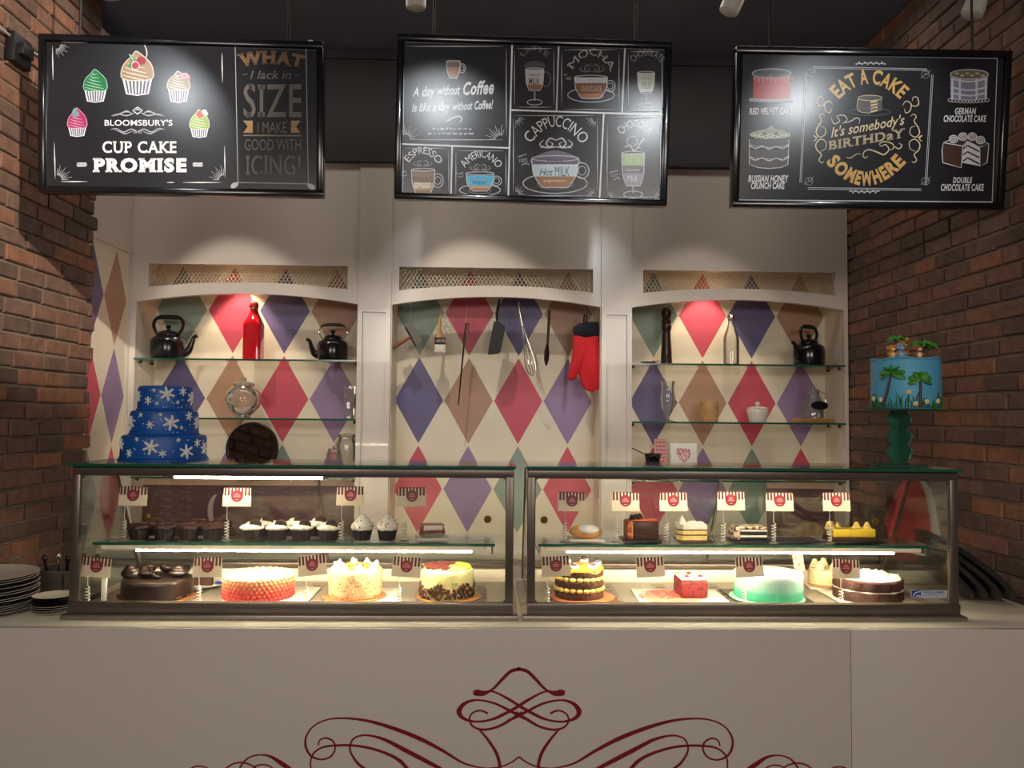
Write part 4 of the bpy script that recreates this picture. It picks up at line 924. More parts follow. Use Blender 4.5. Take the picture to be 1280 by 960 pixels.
# pistachio cake
tray(566, 2.46, .21, .21, DH, (70, 66, 70), 'dark grey square tray under the pistachio cake', 0)
tray(562, 2.45, 0, 0, DH+.004, (160, 108, 56), 'golden round board under the pistachio cake', round_=.098, h=.003)
t = cake('pale green pistachio cake with chocolate crumbs around its lower half', 559, 2.45, DH+.007)
pis = speckle_mat('pistachio_cream', (146, 148, 92), (204, 202, 144), 45, .40, .5, .3)
round_cake(.079, .084, .008, .0012, seed=7).build('cake_body', pis, t)
m = MB()
for i in range(1000):
    a = rn.uniform(0, 6.283); z = .048*rn.random()**.85; s_ = rn.uniform(.004, .0078)
    if z > .036+.008*math.sin(6*a): continue
    m.box((.0805*math.cos(a), .0805*math.sin(a), z+.003), (s_, s_, s_), 0 if rn.random() < .8 else 1, mtx=None)
m.build('chocolate_crumbs', [choc2, mat('crumb_pale', (170, 132, 96), .7)], t, kind='stuff')
m = MB()
for i in range(130):
    a = rn.uniform(1.2, 4.9); R = .066*rn.random()**.5; m.box((R*math.cos(a), R*math.sin(a), .086+rn.random()*.008), (rn.uniform(.006, .013), .003, .004), 0, mtx=None)
m.build('chocolate_shavings', mat('shaving', (84, 34, 32), .4), t, kind='stuff')
m = MB()
for i in range(9): a = -1.3+i*.28; m.ball((.06*math.cos(a), .06*math.sin(a), .086), (.014, .011, .007), n=9)
m.build('lemon_cream', mat('lemon_cream', (240, 220, 70), .45), t)
# chocolate layer cake with cream beads
tray(728, 2.46, .20, .20, DH, (96, 60, 42), 'dark brown square tray under the chocolate layer cake', 4)
tray(728, 2.45, 0, 0, DH+.004, (188, 112, 72), 'copper round board under the chocolate layer cake', round_=.098, h=.003)
t = cake('chocolate layer cake with two rings of cream beads and a caramel top', 724, 2.45, DH+.007)
for k, z in enumerate((0, .032, .064)):
    m = MB(); m.lathe([(.072, z), (.0735, z+.004), (.0735, z+.019), (.071, z+.022), (.03, z+.0225)], 56, wob=lambda R, q, a: (R+.0008*math.sin(17*a+q*300), q)); m.build('sponge_layer', choc2, t)
bead = mat('custard_cream', (222, 196, 108), .45)
for z in (.027, .059):
    for i in range(22):
        a = 2*math.pi*(i+.2)/22; m = MB(); m.ball((0, 0, 0), (.0100, .0085, .0072), n=10, mtx=Matrix.Rotation(a+1.57, 3, 'Z').to_4x4())
        m.build('cream_bead', bead, t, (.0705*math.cos(a), .0705*math.sin(a), z))
m = MB(); m.lathe([(.0, .093), (.05, .0935), (.066, .0925), (.0735, .089), (.0745, .083), (.072, .085)], 60, wob=lambda R, z, a: (R, z-(.007*max(0, math.sin(5*a))*(1 if R > .07 else 0))), cap=False); m.build('caramel_top', mat('caramel', (200, 146, 44), .25, noise=.15, nscale=50), t)
for i in range(6):
    a = 2*math.pi*i/6-.9; x, y = .056*math.cos(a), .056*math.sin(a)
    m = MB(); m.lathe([(.013, .092), (.014, .096), (.012, .102), (.005, .105)], 16, (x, y, 0)); d = m.build('cream_puff', cream, t)
    m = MB(); m.ball((x, y-.004, .103), (.010, .009, .009), n=12); m.build('blueberry', mat('blueberry', (34, 26, 44), .3), d)
# cut red velvet cake
tray(850, 2.455, .27, .22, DH, WHT, 'white rectangular board under the cut red velvet cake', -2)
tray(838, 2.45, 0, 0, DH+.004, (224, 128, 112), 'salmon round board under the cut red velvet cake', round_=.095, h=.003)
t = cake('remaining block of red velvet cake with a white speckled top', 866, 2.44, DH+.007)
vel = speckle_mat('red_velvet', (60, 9, 15), (112, 26, 30), 60, .46, .7, .8)
def half(R, h, a0, a1, z=0, cx=0, n=20, jit=.001):
    rnd = random.Random(3); pts = [(0, 0)]+[(R*math.cos(a0+(a1-a0)*i/n), R*math.sin(a0+(a1-a0)*i/n)) for i in range(n+1)]
    m = MB(); V = []; Z = [z+h*k/4 for k in range(5)]; N = len(pts)
    for q in Z: V += [(x+rnd.uniform(-jit, jit), y+rnd.uniform(-jit, jit), q) for x, y in pts]
    F = [tuple(range(N-1, -1, -1)), tuple(range(4*N, 5*N))]
    for k in range(4): F += [(k*N+i, k*N+(i+1) % N, (k+1)*N+(i+1) % N, (k+1)*N+i) for i in range(N)]
    m.add(V, F); return m
m = MB(); m.box((0, .03, .026), (.082, .105, .052), bev=.006, seg=3); m.build('sponge', vel, t)
m = MB(); m.box((0, .03, .056), (.080, .103, .009), bev=.004, seg=3); m.build('frosting', speckle_mat('speckled_frosting', (170, 56, 56), (226, 212, 202), 60, .36, .5, .4), t)
for x, y in ((-.02, -.005), (.022, -.002), (.0, .05)):
    m = MB(); m.ball((x, y, .062), (.007, .007, .005), n=8); m.build('berry', vel, t)
m = MB()
for i in range(40): m.box((rn.uniform(-.11, -.045), rn.uniform(-.03, .08), .001+rn.random()*.001), (.008, .005, .002))
m.build('crumbs', mat('salmon_crumb', (206, 92, 84), .5), t, kind='stuff')
# mint cake
tray(960, 2.455, .235, .235, DH, BLK, 'black square tray under the mint green cake')
tray(958, 2.45, 0, 0, DH+.004, (150, 214, 188), 'pale green round board under the mint green cake', round_=.112, h=.003)
t = cake('smooth mint green cake fading to white at the top', 960, 2.45, DH+.007)
round_cake(.102, .076, .005, .0006, seed=8).build('cake_body', ramp_mat('mint_ombre', [(0, (52, 158, 122)), (.3, (76, 176, 142)), (.42, (136, 196, 178)), (.75, (170, 208, 198)), (1, (222, 230, 224))], 0, .076, .45, .014, 24, .15, bscale=30), t)
# pink card
m = MB(); m.b2(-.017, .017, -.001, .001, 0, .055); c = PY(1000, 720, 2.60)
o = m.build('price_card', speckle_mat('pink_print', (206, 120, 100), (240, 200, 176), 70, .45, .6, 0), None, (c.x, 2.60, DH+.056), rot=(rad(-4), rad(-8), 0)); tag(o, 'small pink printed card standing behind the mint green cake', 'card')
m = MB(); m.lathe([(.012, 0), (.012, .002), (.002, .003), (.002, .0565)], 12, (0, 0, -.056)); s_ = m.build('stand', STEEL2, o, smooth=40); s_.rotation_euler = (rad(4), rad(8), 0)
# cream cheesecake behind
tray(1038, 2.63, .16, .125, DH, WHT, 'white board under the cream cheesecake at the back', -8)
t = cake('cream cheesecake with piped dollops behind the dark white-topped cake', 1036, 2.635, DH+.004)
round_cake(.063, .055, .006, .0008, seed=9).build('cake_body', mat('cheesecake', (244, 220, 170), .5), t)
m = MB(); m.lathe([(.064, 0), (.067, .002), (.067, .006), (.062, .008)], 40); m.build('crust', mat('biscuit_crust', (206, 160, 104), .8, bump=.6), t)
for i in range(6):
    a = 2*math.pi*i/6-.55; x, y = .044*math.cos(a), .044*math.sin(a); m = MB()
    for k in range(4): m.ball((x, y, .058+k*.006), (.016-.0025*k, .016-.0025*k, .006), n=10)
    m.build('dollop', mat('vanilla_cream', (246, 228, 184), .5), t)
# dark cake with white topping
tray(1086, 2.455, .235, .225, DH, WHT, 'white square board under the dark white-topped cake')
t = cake('dark chocolate sponge cake heaped with white shaved topping', 1084, 2.45, DH+.004)
for z in (0, .034):
    m = MB(); m.lathe([(.098, z), (.101, z+.004), (.101, z+.026), (.098, z+.030), (.03, z+.0305)], 64, wob=lambda R, q, a: (R+.0012*math.sin(13*a+q*200), q)); m.build('sponge_layer', mat('black_forest_sponge', (62, 28, 24), .7, noise=.3, nscale=90, bump=.8, bscale=120), t)
m = MB(); m.lathe([(.0965, .029), (.0985, .032), (.0965, .035)], 64, wob=lambda R, q, a: (R+.0025*math.sin(9*a), q)); m.build('cream_filling', cream, t)
m = MB()
for i in range(150):
    a = rn.uniform(0, 6.283); R = .088*rn.random()**.5; h = rn.uniform(.006, .012)+.010*(1-R/.09)
    m.lathe([(.011, 0), (.009, h*.5), (.004, h), (.0005, h*1.15)], 7, (R*math.cos(a), R*math.sin(a), .062))
m.lathe([(.093, .062), (.094, .066), (.085, .070), (.02, .072)], 40); m.build('white_topping', cream, t, kind='stuff')
# ================================================================ UPPER SHELF: CUPCAKES, SLICES
def SX(px, Y): return PY(px, 665, Y).x
liner = mat('dark_liner', (44, 32, 28), .55, noise=.15, nscale=90); chfr = mat('chocolate_frosting', (62, 36, 26), .4, noise=.3, nscale=80, bump=.3)
def pleat(R, z, a): return R*(1+.035*(1 if int(a*14/math.pi+.01) % 2 else -1)), z
def cupcake(kind, px, Y, label, group, seed):
    rnd = random.Random(seed); t = thing('cupcake', label, 'cupcake', (SX(px, Y), Y, SHZ), rotz=rnd.uniform(-.3, .3), group=group)
    r = .031 if kind != 'swirl' else .029; m = MB(); m.lathe([(r*.76, 0), (r*.78, .001), (r, .031)], 56, wob=pleat); m.build('paper_liner', liner, t)
    if kind == 'choc':
        m = MB(); m.lathe([(r*1.0, .029), (r*1.13, .034), (r*1.08, .040), (r*.7, .045), (r*.3, .046), (.001, .0455)], 36, wob=lambda R, z, a: (R*(1+.05*math.sin(7*a+seed)), z+.0018*math.sin(5*a+seed*2))); m.build('chocolate_frosting', chfr, t)
        m = MB()
        for i in range(5): a = rnd.uniform(0, 6.3); m.box((.012*math.cos(a), .012*math.sin(a), .047), (.016, .004, .003), mtx=Matrix.Rotation(a, 4, 'Z'))
        m.build('almond_flakes', mat('caramel_flake', (112, 78, 56), .4), t)
    elif kind == 'cookie':
        m = MB()
        for i in range(9): a = 2*math.pi*i/9; m.ball((r*.72*math.cos(a), r*.72*math.sin(a), .036+rnd.uniform(-.001, .002)), (.0135, .0135, .0075), n=10)
        m.ball((0, 0, .038), (.026, .026, .010), n=14); m.ball((-.004, .004, .046), (.015, .014, .007), n=12); m.build('white_frosting', cream, t)
        m = MB(); q = Matrix.Translation((.012, -.010, .046)) @ Matrix.Rotation(rad(-62), 4, 'X') @ Matrix.Rotation(rad(rnd.uniform(-25, 25)), 4, 'Z')
        m.lathe([(.0165, -.0035), (.0175, -.002), (.0175, .002), (.0165, .0035)], 24, mtx=q); m.build('half_cookie', mat('cookie_brown', (58, 38, 28), .7, bump=.5), t)
    else:
        m = MB()
        prof = [(r*1.0, .030), (r*1.12, .036), (r*1.10, .044), (r*.93, .052), (r*.70, .060), (r*.46, .067), (r*.24, .073), (.001, .077)]
        m.lathe(prof, 40, wob=lambda R, z, a: (R*(1+.06*math.sin(6*a+z*220)), z)); m.build('swirl_frosting', cream, t)
        m = MB()
        for i in range(16): a = rnd.uniform(0, 6.3); z = rnd.uniform(.035, .066); R = next(p[0]+(q[0]-p[0])*(z-p[1])/(q[1]-p[1]) for p, q in zip(prof, prof[1:]) if p[1] <= z <= q[1])+.0006; m.ball((R*math.cos(a), R*math.sin(a), z), .0022, rnd.choice([0, 0, 1]), n=6)
        m.build('sprinkles', [mat('cocoa_bits', (96, 56, 34), .6), mat('red_bits', (180, 70, 40), .5)], t)
GC, GO, GS = 'chocolate cupcakes on the upper shelf', 'cookie-topped cupcakes on the upper shelf', 'white-swirl cupcakes on the upper shelf'
for i, (px, Y, lb) in enumerate([(174, 2.405, 'leftmost of the front row of dark chocolate cupcakes'), (206, 2.405, 'second from left of the front row of dark chocolate cupcakes'), (236, 2.405, 'third from left of the front row of dark chocolate cupcakes'), (266, 2.405, 'rightmost of the front row of dark chocolate cupcakes, by the price sign'),
                                 (190, 2.490, 'dark chocolate cupcake in the back row, leftmost'), (219, 2.490, 'dark chocolate cupcake in the back row, second from left'), (247, 2.490, 'dark chocolate cupcake in the back row, third from left'), (276, 2.490, 'dark chocolate cupcake in the back row, behind the spring of a price sign')]):
    cupcake('choc', px, Y, lb, GC, i)
for i, (px, Y, lb) in enumerate([(315, 2.400, 'leftmost front cupcake with white frosting and half a cookie'), (347, 2.400, 'second front cupcake with white frosting and half a cookie'), (377, 2.400, 'third front cupcake with white frosting and half a cookie'), (411, 2.400, 'rightmost front cupcake with white frosting and half a cookie'),
                                 (332, 2.490, 'leftmost back-row cupcake with white frosting and half a cookie'), (369, 2.490, 'middle back-row cupcake with white frosting and half a cookie'), (397, 2.490, 'rightmost back-row cupcake with white frosting and half a cookie')]):
    cupcake('cookie', px, Y, lb, GO, 10+i)
cupcake('swirl', 453, 2.41, 'tall white-swirl cupcake next to the price sign post', GS, 20); cupcake('swirl', 484, 2.41, 'tall white-swirl cupcake nearer the wrapped pastry', GS, 21)
BH = SHZ+.004
# wrapped pastry
tray(541, 2.44, .092, .075, SHZ, (246, 240, 222), 'white card under the wrapped brown pastry', 2, name='paper_tray', cat='tray')
t = thing('pastry', 'brown pastry in shiny clear wrap on the white card', 'pastry', (SX(540, 2.44), 2.44, BH), rotz=.25)
m = MB(); m.box((0, 0, .021), (.074, .044, .022), bev=.009, seg=3); m.box((0, 0, .036), (.070, .042, .010), 1, bev=.005, seg=3); m.build('pastry_body', [mat('brown_glaze', (150, 84, 54), .2, noise=.3), mat('caramel_glaze', (186, 108, 66), .15)], t)
m = MB(); m.lathe([(.030, 0), (.032, .001), (.040, .016)], 48, wob=lambda R, z, a: (R*(1+.05*(1 if int(a*10/math.pi) % 2 else -1)), z), mtx=Matrix.Scale(.72, 4, (0, 1, 0))); m.build('foil_cup', mat('foil', (190, 182, 172), .2, .9), t)
m = MB(); m.box((0, -.0215, .031), (.058, .002, .014), bev=.001); m.build('cream_filling', cream, t)
# bun
tray(733, 2.43, .105, .085, SHZ, (246, 240, 222), 'white card under the sugared bun', -2, name='paper_tray', cat='tray')
t = thing('bun', 'round sugared bun with glossy clear wrap on a white card', 'bun', (SX(732, 2.43), 2.43, BH))
m = MB(); m.ball((0, 0, .021), (.051, .034, .021), n=24); m.build('dough', mat('sugared_dough', (222, 164, 96), .35, noise=.25, nscale=50, bump=.4), t)
m = MB(); m.ball((.004, -.003, .026), (.040, .0335, .0175), n=20); m.build('white_icing', mat('icing_gloss', (250, 244, 234), .12), t)
# slices
tray(800, 2.43, .115, .095, SHZ, BLK, 'black square tray under the tall chocolate slice', 0, name='slice_tray', cat='tray')
t = thing('cake_slice', 'tall chocolate cake slice with nut-coated back and chocolate curls', 'cake slice', (SX(800, 2.43), 2.43, BH))
m = MB(); m.box((.010, 0, .027), (.082, .062, .054), bev=.003); m.build('chocolate_block', mat('truffle', (66, 40, 30), .35, noise=.1), t)
nut = speckle_mat('nut_crust', (140, 66, 34), (206, 124, 74), 90, .5, .5, .8); m = MB(); m.box((-.036, -.002, .028), (.020, .066, .056), bev=.006, seg=3); m.build('nut_crust', nut, t)
m = MB(); m.box((.010, .004, .057), (.080, .056, .006), bev=.003); m.build('caramel_top', mat('orange_glaze', (190, 96, 54), .25), t)
m = MB()
for k in range(3): m.tube([(-.034+k*.012, -.022, .061), (-.026+k*.012, -.004, .067+k*.002), (-.016+k*.012, .014, .062)], [.003, .006, .003], 8, smooth=3)
m.build('chocolate_curls', choc, t)
tray(866, 2.43, .10, .09, SHZ, (60, 44, 34), 'dark brown tray under the yellow layered slice', 0, name='slice_tray', cat='tray')
t = thing('cake_slice', 'pale yellow sponge slice with dark coffee layers and cream peaks', 'cake slice', (SX(863, 2.43), 2.43, BH))
ysp = mat('yellow_sponge', (236, 206, 126), .7, noise=.15, nscale=90, bump=.5); cof = mat('coffee_layer', (86, 60, 38), .6)
for z0, z1, mm, nm in ((0, .013, ysp, 'sponge'), (.013, .017, cof, 'coffee_layer'), (.017, .028, ysp, 'sponge'), (.028, .032, cof, 'coffee_layer'), (.032, .046, cream, 'cream')):
    m = MB(); m.prism([(-.044, -.010), (-.028, -.030), (.044, -.026), (.046, .028), (-.040, .030)], lambda u, v, d: (u, v, d), z0, z1); m.build(nm, mm, t, smooth=0)
m = MB(); m.lathe([(.014, .045), (.012, .054), (.005, .064), (.001, .071)], 10, (-.028, -.010, 0)); m.ball((.006, 0, .048), (.018, .014, .007), n=10); m.ball((.03, .004, .047), (.013, .014, .006), n=10); m.build('cream_peak', cream, t)
tray(935, 2.43, .12, .09, SHZ, BLK, 'black tray under the dark cookie slice', 0, name='slice_tray', cat='tray')
t = thing('cake_slice', 'black and white cookie cake slice with crumb topping', 'cake slice', (SX(932, 2.43), 2.43, BH))
m = MB(); m.box((.014, 0, .013), (.082, .060, .006)); m.box((.014, 0, .030), (.082, .060, .006)); m.build('cream', cream, t, smooth=0)
m = MB(); m.box((.014, 0, .005), (.084, .062, .010), bev=.002); m.box((.014, 0, .0215), (.084, .062, .012), bev=.002); m.build('black_sponge', mat('black_sponge', (30, 24, 24), .7, bump=.5), t)
cr2 = speckle_mat('cookie_crumb', (70, 44, 34), (226, 200, 170), 85, .46, .7, .9)
m = MB(); m.box((.012, 0, .037), (.088, .064, .010), bev=.004, seg=3); m.box((-.036, -.002, .020), (.020, .064, .038), bev=.005, seg=3); m.build('crumb_coating', cr2, t)
tray(992, 2.43, .15, .10, SHZ, BLK, 'empty black tray between the cookie slice and the mango slice', 0, name='slice_tray', cat='tray')
tray(1066, 2.43, .155, .095, SHZ, BLK, 'black tray under the mango yellow slice', 0, name='slice_tray', cat='tray')
t = thing('cake_slice', 'long mango yellow cake slice with cream puffs on a dark base', 'cake slice', (SX(1061, 2.43), 2.43, BH))
man = mat('mango_mousse', (246, 206, 60), .35, noise=.08, nscale=40)
m = MB(); m.box((0, 0, .005), (.138, .062, .010), bev=.002); m.build('dark_base', choc2, t)
m = MB(); m.box((.006, 0, .0225), (.128, .058, .025), bev=.004, seg=3); m.build('mango_mousse', man, t)
for x, y, s_ in ((-.060, -.006, 1.25), (.026, .006, 1.), (.056, .0, .95), (-.03, .012, .8)):
    m = MB()
    for k in range(3): m.ball((x, y, .035+k*.006*s_), (.014*s_-.003*k, .013*s_-.003*k, .007), n=10)
    m.build('cream_puff', mat('mango_cream', (252, 226, 130), .45), t)

# ================================================================ THINGS ON TOP OF THE CASES
TZ = 1.4322
# blue snowflake cake
bx = PY(206, 560, 2.42).x
t = thing('celebration_cake', 'three-tier bright blue cake covered with white snowflakes', 'cake', (bx, 2.415, TZ))
blue = mat('blue_fondant', (20, 88, 172), .45, noise=.06); white_ic = mat('white_sugar', (238, 236, 232), .6)
m = MB(); m.lathe([(.124, 0), (.126, .002), (.126, .008), (.124, .009)], 56); m.build('cake_board', mat('blue_foil', (22, 84, 160), .3), t)
tiers = [(.118, .009, .078), (.094, .078, .150), (.075, .150, .222)]
for r, z0, z1 in tiers:
    m = MB(); m.lathe([(r, z0), (r+.001, z0+.004), (r, z1-.010), (r-.003, z1-.003), (r-.010, z1), (.01, z1)], 64, wob=lambda R, z, a: (R+.0008*math.sin(9*a+z*60), z)); m.build('tier', blue, t)
    m = MB(); m.tube([((r+.001)*math.cos(a), (r+.001)*math.sin(a), z0+.003) for a in [2*math.pi*k/48 for k in range(48)]], .0032, 8, closed=True); m.build('icing_cord', blue, t)
def flake(r, z, a, s, arms=6):
    m = MB(); o = Vector((math.cos(a), math.sin(a), 0)); e = Vector((-math.sin(a), math.cos(a), 0)); ph = rn.uniform(0, 1)
    def S(u, v): b = u/r; return Vector(((r+.0016)*math.cos(a+b), (r+.0016)*math.sin(a+b), z+v))
    for k in range(arms):
        g = ph+2*math.pi*k/arms; m.tube([S(0, 0), S(s*.5*math.cos(g), s*.5*math.sin(g)), S(s*math.cos(g), s*math.sin(g))], [.0042*s/.02, .0036*s/.02, .0030*s/.02], 6)
    m.ball(S(0, 0), s*.32, n=8); m.build('snowflake', white_ic, t)
for ti, L in enumerate([[(-105, .036, .022), (-138, .018, .012), (-58, .022, .021), (-90, .018, .011), (-40, .046, .012), (-22, .03, .018), (-160, .044, .016), (-125, .058, .007), (-70, .056, .007)],
                        [(-78, .036, .022), (-112, .030, .012), (-158, .035, .020), (-45, .056, .013), (-22, .036, .018), (-130, .058, .007), (-60, .022, .006), (-95, .060, .006)],
                        [(-85, .048, .021), (-125, .028, .012), (-50, .056, .013), (-160, .040, .016), (-20, .036, .020), (-105, .020, .006), (-62, .024, .006), (-112, .058, .006)]]):
    r, z0, z1 = tiers[ti]
    for a, z, s in L: flake(r, z0+z, rad(a+20), s)
m = MB()
for r, z0, z1 in tiers:
    for i in range(26): a = rn.uniform(0, 6.283); m.ball(((r+.001)*math.cos(a), (r+.001)*math.sin(a), rn.uniform(z0+.008, z1-.012)), .0018, n=6)
m.build('sugar_dots', white_ic, t, kind='stuff')
# palm cake on its acrylic stand
px_ = PY(1124, 545, 2.42).x
acr = glass_mat('acrylic_green', (.80, .94, .89), (.45, .72, .64), .9, body=(60, 140, 118), bw=.2); SH = PY(1130, 511, 2.42).z-TZ
t = thing('cake_stand', 'green tinted acrylic cake stand with scalloped column on the glass top', 'cake stand', (px_, 2.42, TZ))
m = MB(); m.lathe([(.079, 0), (.080, .001), (.080, .005), (.079, .006)], 48); m.build('base_plate', acr, t)
m = MB(); m.lathe([(.105, SH-.006), (.107, SH-.005), (.107, SH-.001), (.105, SH)], 56); m.build('top_plate', acr, t)
out = []
for u, v in ((.030, .006), (.024, .016), (.036, .022), (.040, .034), (.046, .040), (.046, .052), (.036, .060), (.028, .064), (.034, .072), (.043, .080), (.047, .092), (.040, .104), (.030, .110), (.026, .116), (.036, .124), (.044, .134), (.044, .150), (.036, .158), (.030, 1)): out.append((u, min(v*SH/.176, SH-.006)))
pts = out+[(-u, v) for u, v in out[::-1]]
for rz in (12, 102):
    m = MB(); q = Matrix.Rotation(rad(rz), 4, 'Z'); m.prism(pts, lambda u, v, d: q @ Vector((u, d, v)), -.003, .003); m.build('scalloped_column', acr, t, smooth=0)
cz = TZ+SH; cx = PY(1132, 480, 2.42).x
t = thing('celebration_cake', 'sky blue cake with palm trees and small animal figures on the acrylic stand', 'cake', (cx, 2.42, cz)); R0 = .098; CH = .150
m = MB(); m.lathe([(R0, 0), (R0+.001, .004), (R0, CH-.006), (R0-.003, CH-.001), (R0-.008, CH), (.01, CH)], 64); m.build('cake_body', mat('sky_fondant', (86, 168, 206), .5, noise=.05), t)
m = MB(); m.tube([((R0-.002)*math.cos(a), (R0-.002)*math.sin(a), CH-.001+.003*math.sin(5*a)) for a in [2*math.pi*k/60 for k in range(60)]], .0038, 8, closed=True); m.build('icing_rim', mat('sky_fondant', (0, 0, 0)), t)
def S2(u, v, d=.0015): a = -math.pi/2-.455+u/R0; return Vector(((R0+d)*math.cos(a), (R0+d)*math.sin(a), v))
leaf_m = mat('palm_green', (66, 140, 46), .5, noise=.2, nscale=60); tr_m = mat('trunk_brown', (92, 58, 40), .6, noise=.15); gr2 = mat('grass_green', (44, 112, 48), .5, noise=.2, nscale=60); fl_m = mat('flower_cream', (244, 230, 190), .5)
def palm(u0, u1, v1, s, nl):
    m = MB(); m.tube([S2(u0, .004), S2(u0+(u1-u0)*.55, v1*.5), S2(u1, v1)], [.0075, .0065, .0045], 8, smooth=5, flat=.6); tk = m.build('palm_trunk', tr_m, t)
    for k in range(nl):
        g = rad(-20+220*k/(nl-1)) if nl > 5 else rad(20+280*k/nl); m = MB(); L = s; c, q = math.cos(g), math.sin(g)
        P = [S2(u1+c*L*f, v1+q*L*f*.8-.25*L*f*f, .003) for f in (0, .3, .6, .85, 1)]; m.tube(P, [.004, .0115, .0125, .008, .001], 8, flat=.28, smooth=3); m.build('palm_leaf', leaf_m, t)
palm(-.068, -.040, .108, .040, 7); palm(.036, .038, .090, .036, 7)
for i in range(34):
    u = -.125+.25*i/33; h = rn.uniform(.018, .044)*(1.35 if abs(u) < .03 or abs(u) > .09 else .8); m = MB(); m.tube([S2(u, .002), S2(u+rn.uniform(-.005, .005), h*.6), S2(u+rn.uniform(-.012, .012), h)], [.005, .0042, .0006], 6, flat=.4, smooth=3); m.build('grass_blade', gr2, t)
for u, v in ((-.105, .03), (-.075, .026), (.005, .048), (.022, .014), (.054, .02), (.095, .022)):
    m = MB()
    for k in range(5): g = 2*math.pi*k/5; m.ball(S2(u+.0045*math.cos(g), v+.0045*math.sin(g), .004), .0034, n=6)
    m.ball(S2(u, v, .006), .003, 1, n=6); m.build('sugar_flower', [fl_m, mat('flower_yellow', (226, 180, 60), .5)], t)
def figure(name, x, y, s, c1, c2, ears):
    m = MB(); z = CH; m.ball((x, y, z+.013*s), (.012*s, .011*s, .014*s), 0, 12); m.ball((x, y-.002*s, z+.034*s), (.0125*s, .0115*s, .0115*s), 0, 12)
    m.ball((x, y-.010*s, z+.031*s), (.007*s, .005*s, .0055*s), 1, 8); m.ball((x, y-.008*s, z+.013*s), (.008*s, .005*s, .009*s), 1, 8)
    for q in (-1, 1):
        m.ball((x+q*.0125*s, y, z+.036*s if not ears else z+.046*s), (.005*s, .003*s, .005*s), 0, 8); m.ball((x+q*.005*s, y-.012*s, z+.037*s), .0017*s, 2, 6)
        m.tube([(x+q*.010*s, y-.002, z+.02*s), (x+q*.016*s, y-.008*s, z+.012*s)], .0036*s, 6); m.ball((x+q*.009*s, y-.012*s, z+.004*s), (.006*s, .008*s, .004*s), 0, 8)
    m.build(name, [mat('fig_%d_%d_%d' % c1, c1, .5), mat('fig_%d_%d_%d' % c2, c2, .5), BLACKM], t)
figure('lion_cub_figure', -.057, -.030, .95, (206, 140, 50), (240, 206, 140), 0); figure('monkey_figure', .022, -.035, .95, (150, 96, 60), (240, 214, 170), 0); figure('elephant_figure', -.016, .0, 1.15, (132, 150, 176), (160, 176, 196), 0); figure('giraffe_figure', .004, .03, 1.45, (190, 130, 60), (226, 180, 110), 1)
for (x, y, h, s) in ((-.018, .028, .062, .03), (.05, .01, .046, .036), (.074, .02, .04, .034)):
    m = MB(); m.tube([(x, y, CH), (x+.002, y, CH+h*.5), (x+.006, y, CH+h)], [.006, .005, .004], 8); tk = m.build('standing_palm', tr_m, t)
    for k in range(7):
        g = 2*math.pi*k/7; m = MB(); m.tube([(x+.006, y, CH+h), (x+.006+s*.5*math.cos(g), y+s*.5*math.sin(g), CH+h+.010), (x+.006+s*math.cos(g), y+s*math.sin(g), CH+h-.004)], [.004, .010, .001], 8, flat=.25, smooth=4); m.build('palm_leaf', leaf_m, tk)
# ================================================================ THINGS IN THE NICHES
S1, S2z, S3z = 1.828, 1.557, 1.288
def NXp(px, py, Y=3.80): return PY(px, py, Y).x
def kettle(px, label, side, grip, wire=False, s=1.0, rz=0):
    t = thing('kettle', label, 'kettle', (NXp(px, 430), 3.80, S1), rotz=rz, group='black enamel kettles on the top glass shelves')
    m = MB(); m.lathe([(r*s, z*s) for r, z in [(.066, 0), (.072, .003), (.075, .012), (.077, .045), (.076, .080), (.071, .097), (.060, .106), (.047, .110), (.044, .114), (.043, .118)]], 40); m.build('body', BLACK, t)
    m = MB(); m.lathe([(r*s, z*s) for r, z in [(.045, .116), (.046, .120), (.040, .128), (.022, .134), (.008, .137), (.006, .142), (.012, .148), (.013, .154), (.008, .160), (.001, .161)]], 32); m.build('lid', BLACK, t)
    m = MB(); k = side*s; m.tube([(k*.060, 0, .026*s), (k*.092, 0, .040*s), (k*.108, 0, .075*s), (k*.118, 0, .104*s), (k*.134, 0, .112*s)], [.021*s, .017*s, .012*s, .009*s, .009*s], 14, smooth=5); m.build('spout', BLACK, t)
    m = MB()
    if wire:
        for q in (-1, 1): m.tube([(q*.050*s, 0, .112*s), (q*.062*s, 0, .128*s), (q*.072*s, 0, .150*s), (q*.060*s, 0, .176*s), (q*.045*s, 0, .184*s)], .0032*s, 8, smooth=4)
        hd = m.build('handle', CHROME, t); m = MB(); m.tube([(-.062*s, 0, .178*s), (-.04*s, 0, .186*s), (0, 0, .188*s), (.04*s, 0, .186*s), (.062*s, 0, .178*s)], [.003*s, .008*s, .0085*s, .008*s, .003*s], 10, smooth=4); m.build('grip', BLACKM, hd)
    else:
        for q in (-1, 1): m.tube([(q*.044*s, 0, .112*s), (q*.060*s, 0, .135*s), (q*.068*s, 0, .165*s), (q*.056*s, 0, .190*s), (q*.035*s, 0, .196*s)], .0075*s, 10, smooth=4)
        hd = m.build('handle', BLACK, t); m = MB(); m.tube([(-.05*s, 0, .193*s), (-.03*s, 0, .197*s), (.03*s, 0, .197*s), (.05*s, 0, .193*s)], [.008*s, .0105*s, .0105*s, .008*s], 12, smooth=4); m.build('grip', BLACKM, hd)
    return t
kettle(210, 'black enamel kettle with spout to the right on the left niche shelf', 1, 0, s=1.02)
kettle(416, 'black enamel kettle with thin wire handle on the left niche shelf', -1, 0, True, s=.93)
kettle(1010, 'black kettle with square handle in the shadowed right niche', -1, 0, s=.96, rz=.6).location.y = 3.79
